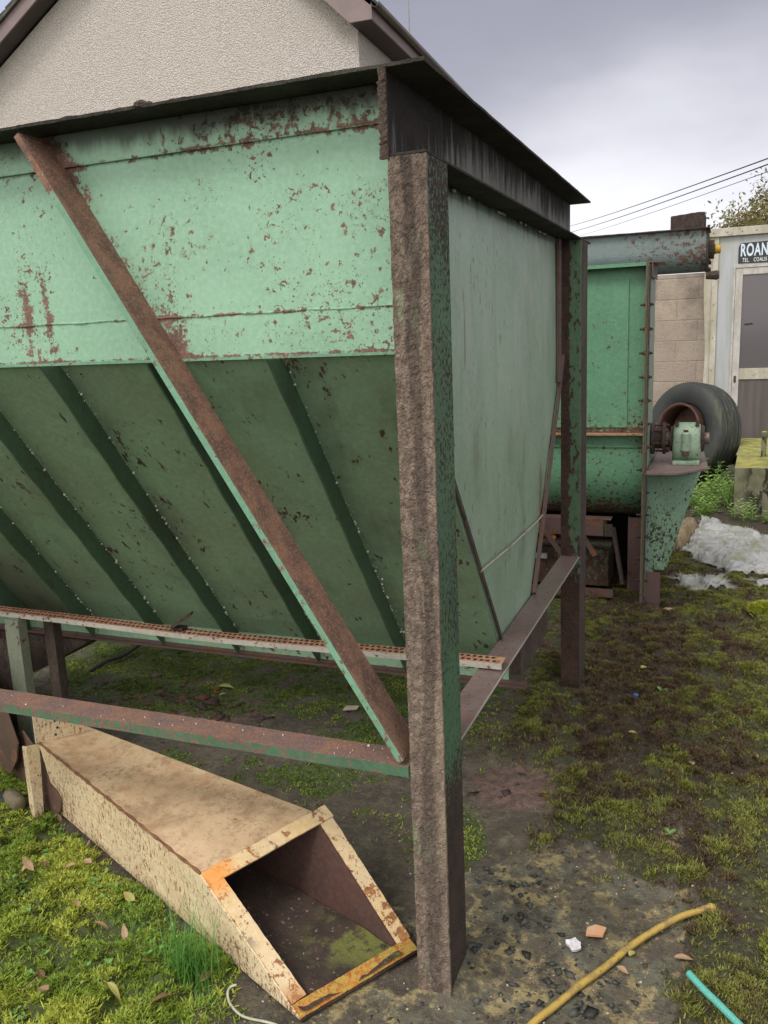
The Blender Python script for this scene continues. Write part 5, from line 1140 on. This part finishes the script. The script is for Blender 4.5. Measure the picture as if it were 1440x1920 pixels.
hz, pts = line('garden_hose', [(.575,.505,.004),(.54,.485,.012),(.47,.42,.012),(.39,.315,.006),(.33,.205,.004),(.28,.12,.003),(.235,.04,.003),(.19,-.05,.004),(.14,-.2,0)], .0088, mh, 'short weathered yellow hose lying on the mud at bottom right', 'hose')
g = G(); d = (pts[0]-pts[1]).normalized(); g.lathe(pts[0]-d*.012, d, [(0, .0098), (.004, .0125), (.014, .0125), (.016, .007)], 14); newc = g.build('hose_end', mh); newc.parent = hz
mt = M('teal_braided'); n = mt.vor(420); mt = mt.out(mt.mix(n.ss(.2, .6), (.05, .33, .28), (.13, .45, .39)), .45, n, .4, .002)
line('braided_tube', [(.527,.200,.010),(.563,.158,.008),(.60,.118,.008),(.68,.03,.006)], .0085, mt, 'teal green braided tube end poking in at the bottom right corner', 'tube', .002, flat=True)
line('pale_root', [(-.50,-.150,.012),(-.515,-.158,.004),(-.507,-.18,.003),(-.48,-.205,.003),(-.43,-.222,.002),(-.36,-.213,0),(-.30,-.23,0)], .0032, simple('pale_root', (.5, .5, .42), (.35, .36, .25), 30, .6), 'curved pale root lying under the duct mouth', 'root', .002, 7)
line('black_cable', [(-2.30,1.44,.0),(-2.27,1.55,.01),(-2.25,1.66,.012),(-2.26,1.80,.02),(-2.4,2.0,.0)], .010, simple('black_rubber', (.03, .03, .03), None, 20, .5), 'black cable stub on the mud under the hopper', 'cable', 0, 8)
# log piece, mossy stone
g = G(); g.lathe((-1.685, .335, .03), (.9, -.35, -.05), [(-.045, .018), (-.04, .026), (0, .03), (.04, .027), (.048, .02)], 12); o = g.build('wood_piece', simple('old_wood', (.19, .15, .10), (.11, .10, .06), 20, .9, .8, 60, .006, (1, 1, 1)), smooth=True); tag(o, 'broken grey brown log piece at the left edge in the moss', 'log')
g = G(); g.lathe((-1.76, .33, .02), (.7, -.5, .1), [(-.04, .02), (0, .035), (.05, .02)], 7); tag(g.build('dark_stone', m_stone), 'dark angular stone at the left edge beside the log', 'stone')
def rock(name, x, y, s, mat, lab, cat):
    bm = bmesh.new(); bmesh.ops.create_icosphere(bm, subdivisions=4, radius=1)
    for v in bm.verts:
        f = 1 + .35*(float(fbm(np.array([v.co.x*1.2+v.co.z]), np.array([v.co.y*1.2-v.co.z]), 1.3, 4, 3)[0])-.5)*2; v.co = Vector((v.co.x*s[0]*f, v.co.y*s[1]*f, v.co.z*s[2]*f))
    me = bpy.data.meshes.new(name); bm.to_mesh(me); bm.free(); o = newobj(name, me, mat); o.location = (x, y, float(gh(np.array([x]), np.array([y]))[0]) + s[2]*.3); tag(o, lab, cat); return o
m = M('mossy_stone'); col = m.mix(m.N[2].ss(-.1, .5)*m.noise(14, 4).ss(.3, .5), (.06, .05, .035), m.mix(m.noise(30, 4).ss(.4, .6), (.30, .33, .03), (.16, .19, .025))); m_ms = m.out(col, .95, m.noise(120, 5, .7), .9, .008)
rock('mossy_stone', .80, 3.12, (.10, .08, .055), m_ms, 'stone capped with bright yellow green moss at the right edge', 'stone')
x = .80 + rng.normal(0, .05, 1500); y = 3.12 + rng.normal(0, .045, 1500); zr_ = gh(np.full(1500, .8), np.full(1500, 3.12)) + .055*.3 + .055*np.sqrt(np.clip(1-((x-.8)/.1)**2-((y-3.12)/.08)**2, 0, 1)); kp = ((x-.8)/.1)**2+((y-3.12)/.08)**2 < .9
blades('stone_moss', x[kp], y[kp], zr_[kp], 5, np.full(kp.sum(), .012), .004, .006, 1., (.28, .32, .03), (.42, .44, .05), np.full(kp.sum(), .5), m_tint, 'yellow green moss tufts on the stone at the right edge', seed=9)

# scrap plates by the duct's far end
nt = (.0025, .0055, 0)
scrap([(-1.576, .373, .194), (-1.452, .317, .085), (-1.482, .330, .022), (-1.535, .354, -.01), (-1.64, .400, -.01), (-1.66, .409, .12)], nt, 'dark rusty plate leaning against the duct side at its far end')
scrap([(-1.704, .425, .244), (-1.635, .394, .217), (-1.625, .388, .0), (-1.70, .42, -.01), (-1.85, .490, .03), (-1.86, .49, .16)], nt, 'dull purple brown plate just left of the duct end flange')
scrap([(-1.74, .40, .33), (-1.69, .385, .215), (-1.722, .40, .14), (-1.80, .435, .055), (-1.95, .50, .055), (-2.15, .59, .12), (-2.15, .59, .45), (-1.9, .48, .44)], nt, 'largest rusty plate with a curved edge reaching in from the left edge')

# ------------------------------------------------------------------ white sack
def lin(x, y, seed):   # noise with straight facets and sharp creases
    x = np.asarray(x) + seed*7.7; y = np.asarray(y) + seed*3.1; xi = np.floor(x).astype(int); yi = np.floor(y).astype(int); fx = x-xi; fy = y-yi
    g_ = lambda i, j: _T[(xi+i) % 512, (yi+j) % 512]; lo = g_(0,0) + fx*(g_(1,0)-g_(0,0)) + fy*(g_(1,1)-g_(1,0)); hi = g_(0,0) + fy*(g_(0,1)-g_(0,0)) + fx*(g_(1,1)-g_(0,1))
    return np.where(fx > fy, lo, hi)
def sack(name, quad, seed, lab, hgt=.05, nu=110, nv=80, fq=3.4):
    P_ = [np.array(p, float) for p in quad]; u, v = np.meshgrid(np.linspace(0, 1, nu), np.linspace(0, 1, nv))
    uu = u + .05*(fbm(v*4, v*0+seed, 1, 3, seed)-.5)*2*(1-2*np.abs(u-.5)*0)*np.sign(u-.5)*np.abs(2*u-1)**4; vv = v + .06*(fbm(u*4, u*0+seed+3, 1, 3, seed)-.5)*2*np.sign(v-.5)*np.abs(2*v-1)**4
    Q = [P_[0][k]*(1-uu)*(1-vv) + P_[1][k]*uu*(1-vv) + P_[2][k]*uu*vv + P_[3][k]*(1-uu)*vv for k in (0, 1)]; x, y = Q
    wx = x + .10*fbm(x, y, 3, 2, seed+7); ed = np.clip(np.minimum(np.minimum(u, 1-u), np.minimum(v, 1-v))*2, 0, 1)
    f1 = lin((wx*.5+y*.8)*fq, (wx*1.1-y*.4)*fq, seed); f2 = lin((wx*.9+y*.5)*fq*2.3, (wx*.6-y*.9)*fq*2.3, seed+2); f3 = lin((wx*.3+y)*fq*5, (wx-y*.3)*fq*5, seed+4)
    z = gh(x, y) + .012 + hgt*np.clip(ed*6, 0, 1)*(.2 + f1*.8) + np.abs(f2-.5)*hgt*.5*np.clip(ed*8, .2, 1) + np.abs(f3-.5)*hgt*.05
    P = np.stack([x, y, z], -1).reshape(-1, 3); idx = np.arange(nu*nv).reshape(nv, nu); F = [tuple(map(int, f)) for f in np.stack([idx[:-1,:-1], idx[:-1,1:], idx[1:,1:], idx[1:,:-1]], -1).reshape(-1, 4)]
    c_ = sum(P_)/4; T = thing(name, (c_[0], c_[1], 0), lab, 'sack', 'discarded woven sacks'); o = mesh('cloth', P, F, m_sack, T, smooth=True); sm_ = o.modifiers.new('s', 'SOLIDIFY'); sm_.thickness = .002
    return T, x, y, z
m = M('dirty_white_sack'); col = m.mix(m.noise(5, 6, .65).ss(.40, .64), (.38, .39, .40), (.27, .275, .26)); col = m.mix(m.noise(8, 6, .7, off=6).ss(.52, .66)*.75, col, (.22, .24, .10)); cr = (m.noise(6, 3, .6, off=2, dist=1.5)-.5).abs()*-3; col = m.mix((cr+1).ss(.9, 1.0)*.35, col, (.22, .23, .2)); m_sack = m.out(col, .55, cr*.8 + m.noise(14, 3, .6, dist=1)*.5, .55, .03)  # crease shade is painted along the fold lines, over the dirt
T1, x, y, z = sack('woven_sack', [(.30, 4.40), (.60, 3.84), (1.55, 4.15), (.42, 5.45)], 3, 'large crumpled white woven sack on the ground right of the mixer', .035)
T2, x2, y2, z2 = sack('woven_sack', [(.30, 3.62), (.40, 3.44), (.62, 3.56), (.56, 3.80)], 5, 'small frayed white sack scrap in front of the large sack', .025, 50, 40, 6)
T3, x3, y3, z3 = sack('woven_sack', [(.74, 3.72), (.80, 3.58), (1.25, 3.7), (1.2, 4.05)], 7, 'frayed white sack corner at the right edge', .03, 50, 40, 5)
T4, x4, y4, z4 = sack('woven_sack', [(.08, 4.3), (.30, 4.35), (.40, 5.1), (.12, 5.2)], 9, 'browned sack rag half under the green gusset', .12, 50, 50, 4)
for c_ in T4.children: c_.data.materials[0] = simple('brown_rag', (.30, .22, .13), (.16, .13, .08), 10, .9, .5)
m_fray = M('white_fibre').out((.5, .5, .47), .6)
def fray(T, xs, ys, zs, n, L, seed, sel):
    r = random.Random(seed); g = G(); nv, nu = xs.shape; cx_, cy_ = xs.mean(), ys.mean()
    for _ in range(n):
        if r.random() < .5: j, i = (0 if sel == 'front' or r.random() < .5 else nv-1), r.randrange(nu)
        else: j, i = r.randrange(nv), (0 if r.random() < .5 else nu-1)
        p = Vector((xs[j, i], ys[j, i], zs[j, i])); d = Vector((p.x-cx_, p.y-cy_, 0)).normalized() + Vector((r.uniform(-.7, .7), r.uniform(-.7, .7), r.uniform(0, .5))); l_ = L*r.uniform(.4, 1.2); w_ = d.cross(Vector((0, 0, 1))).normalized()*.0013
        g.add([p-w_, p+w_, p+d*l_], [(0, 1, 2)])
    tag(g.build('frayed_edge', m_fray, T), kind='stuff')
fray(T2, x2, y2, z2, 700, .05, 1, 'all'); fray(T3, x3, y3, z3, 500, .05, 2, 'all'); fray(T1, x, y, z, 700, .035, 3, 'all')
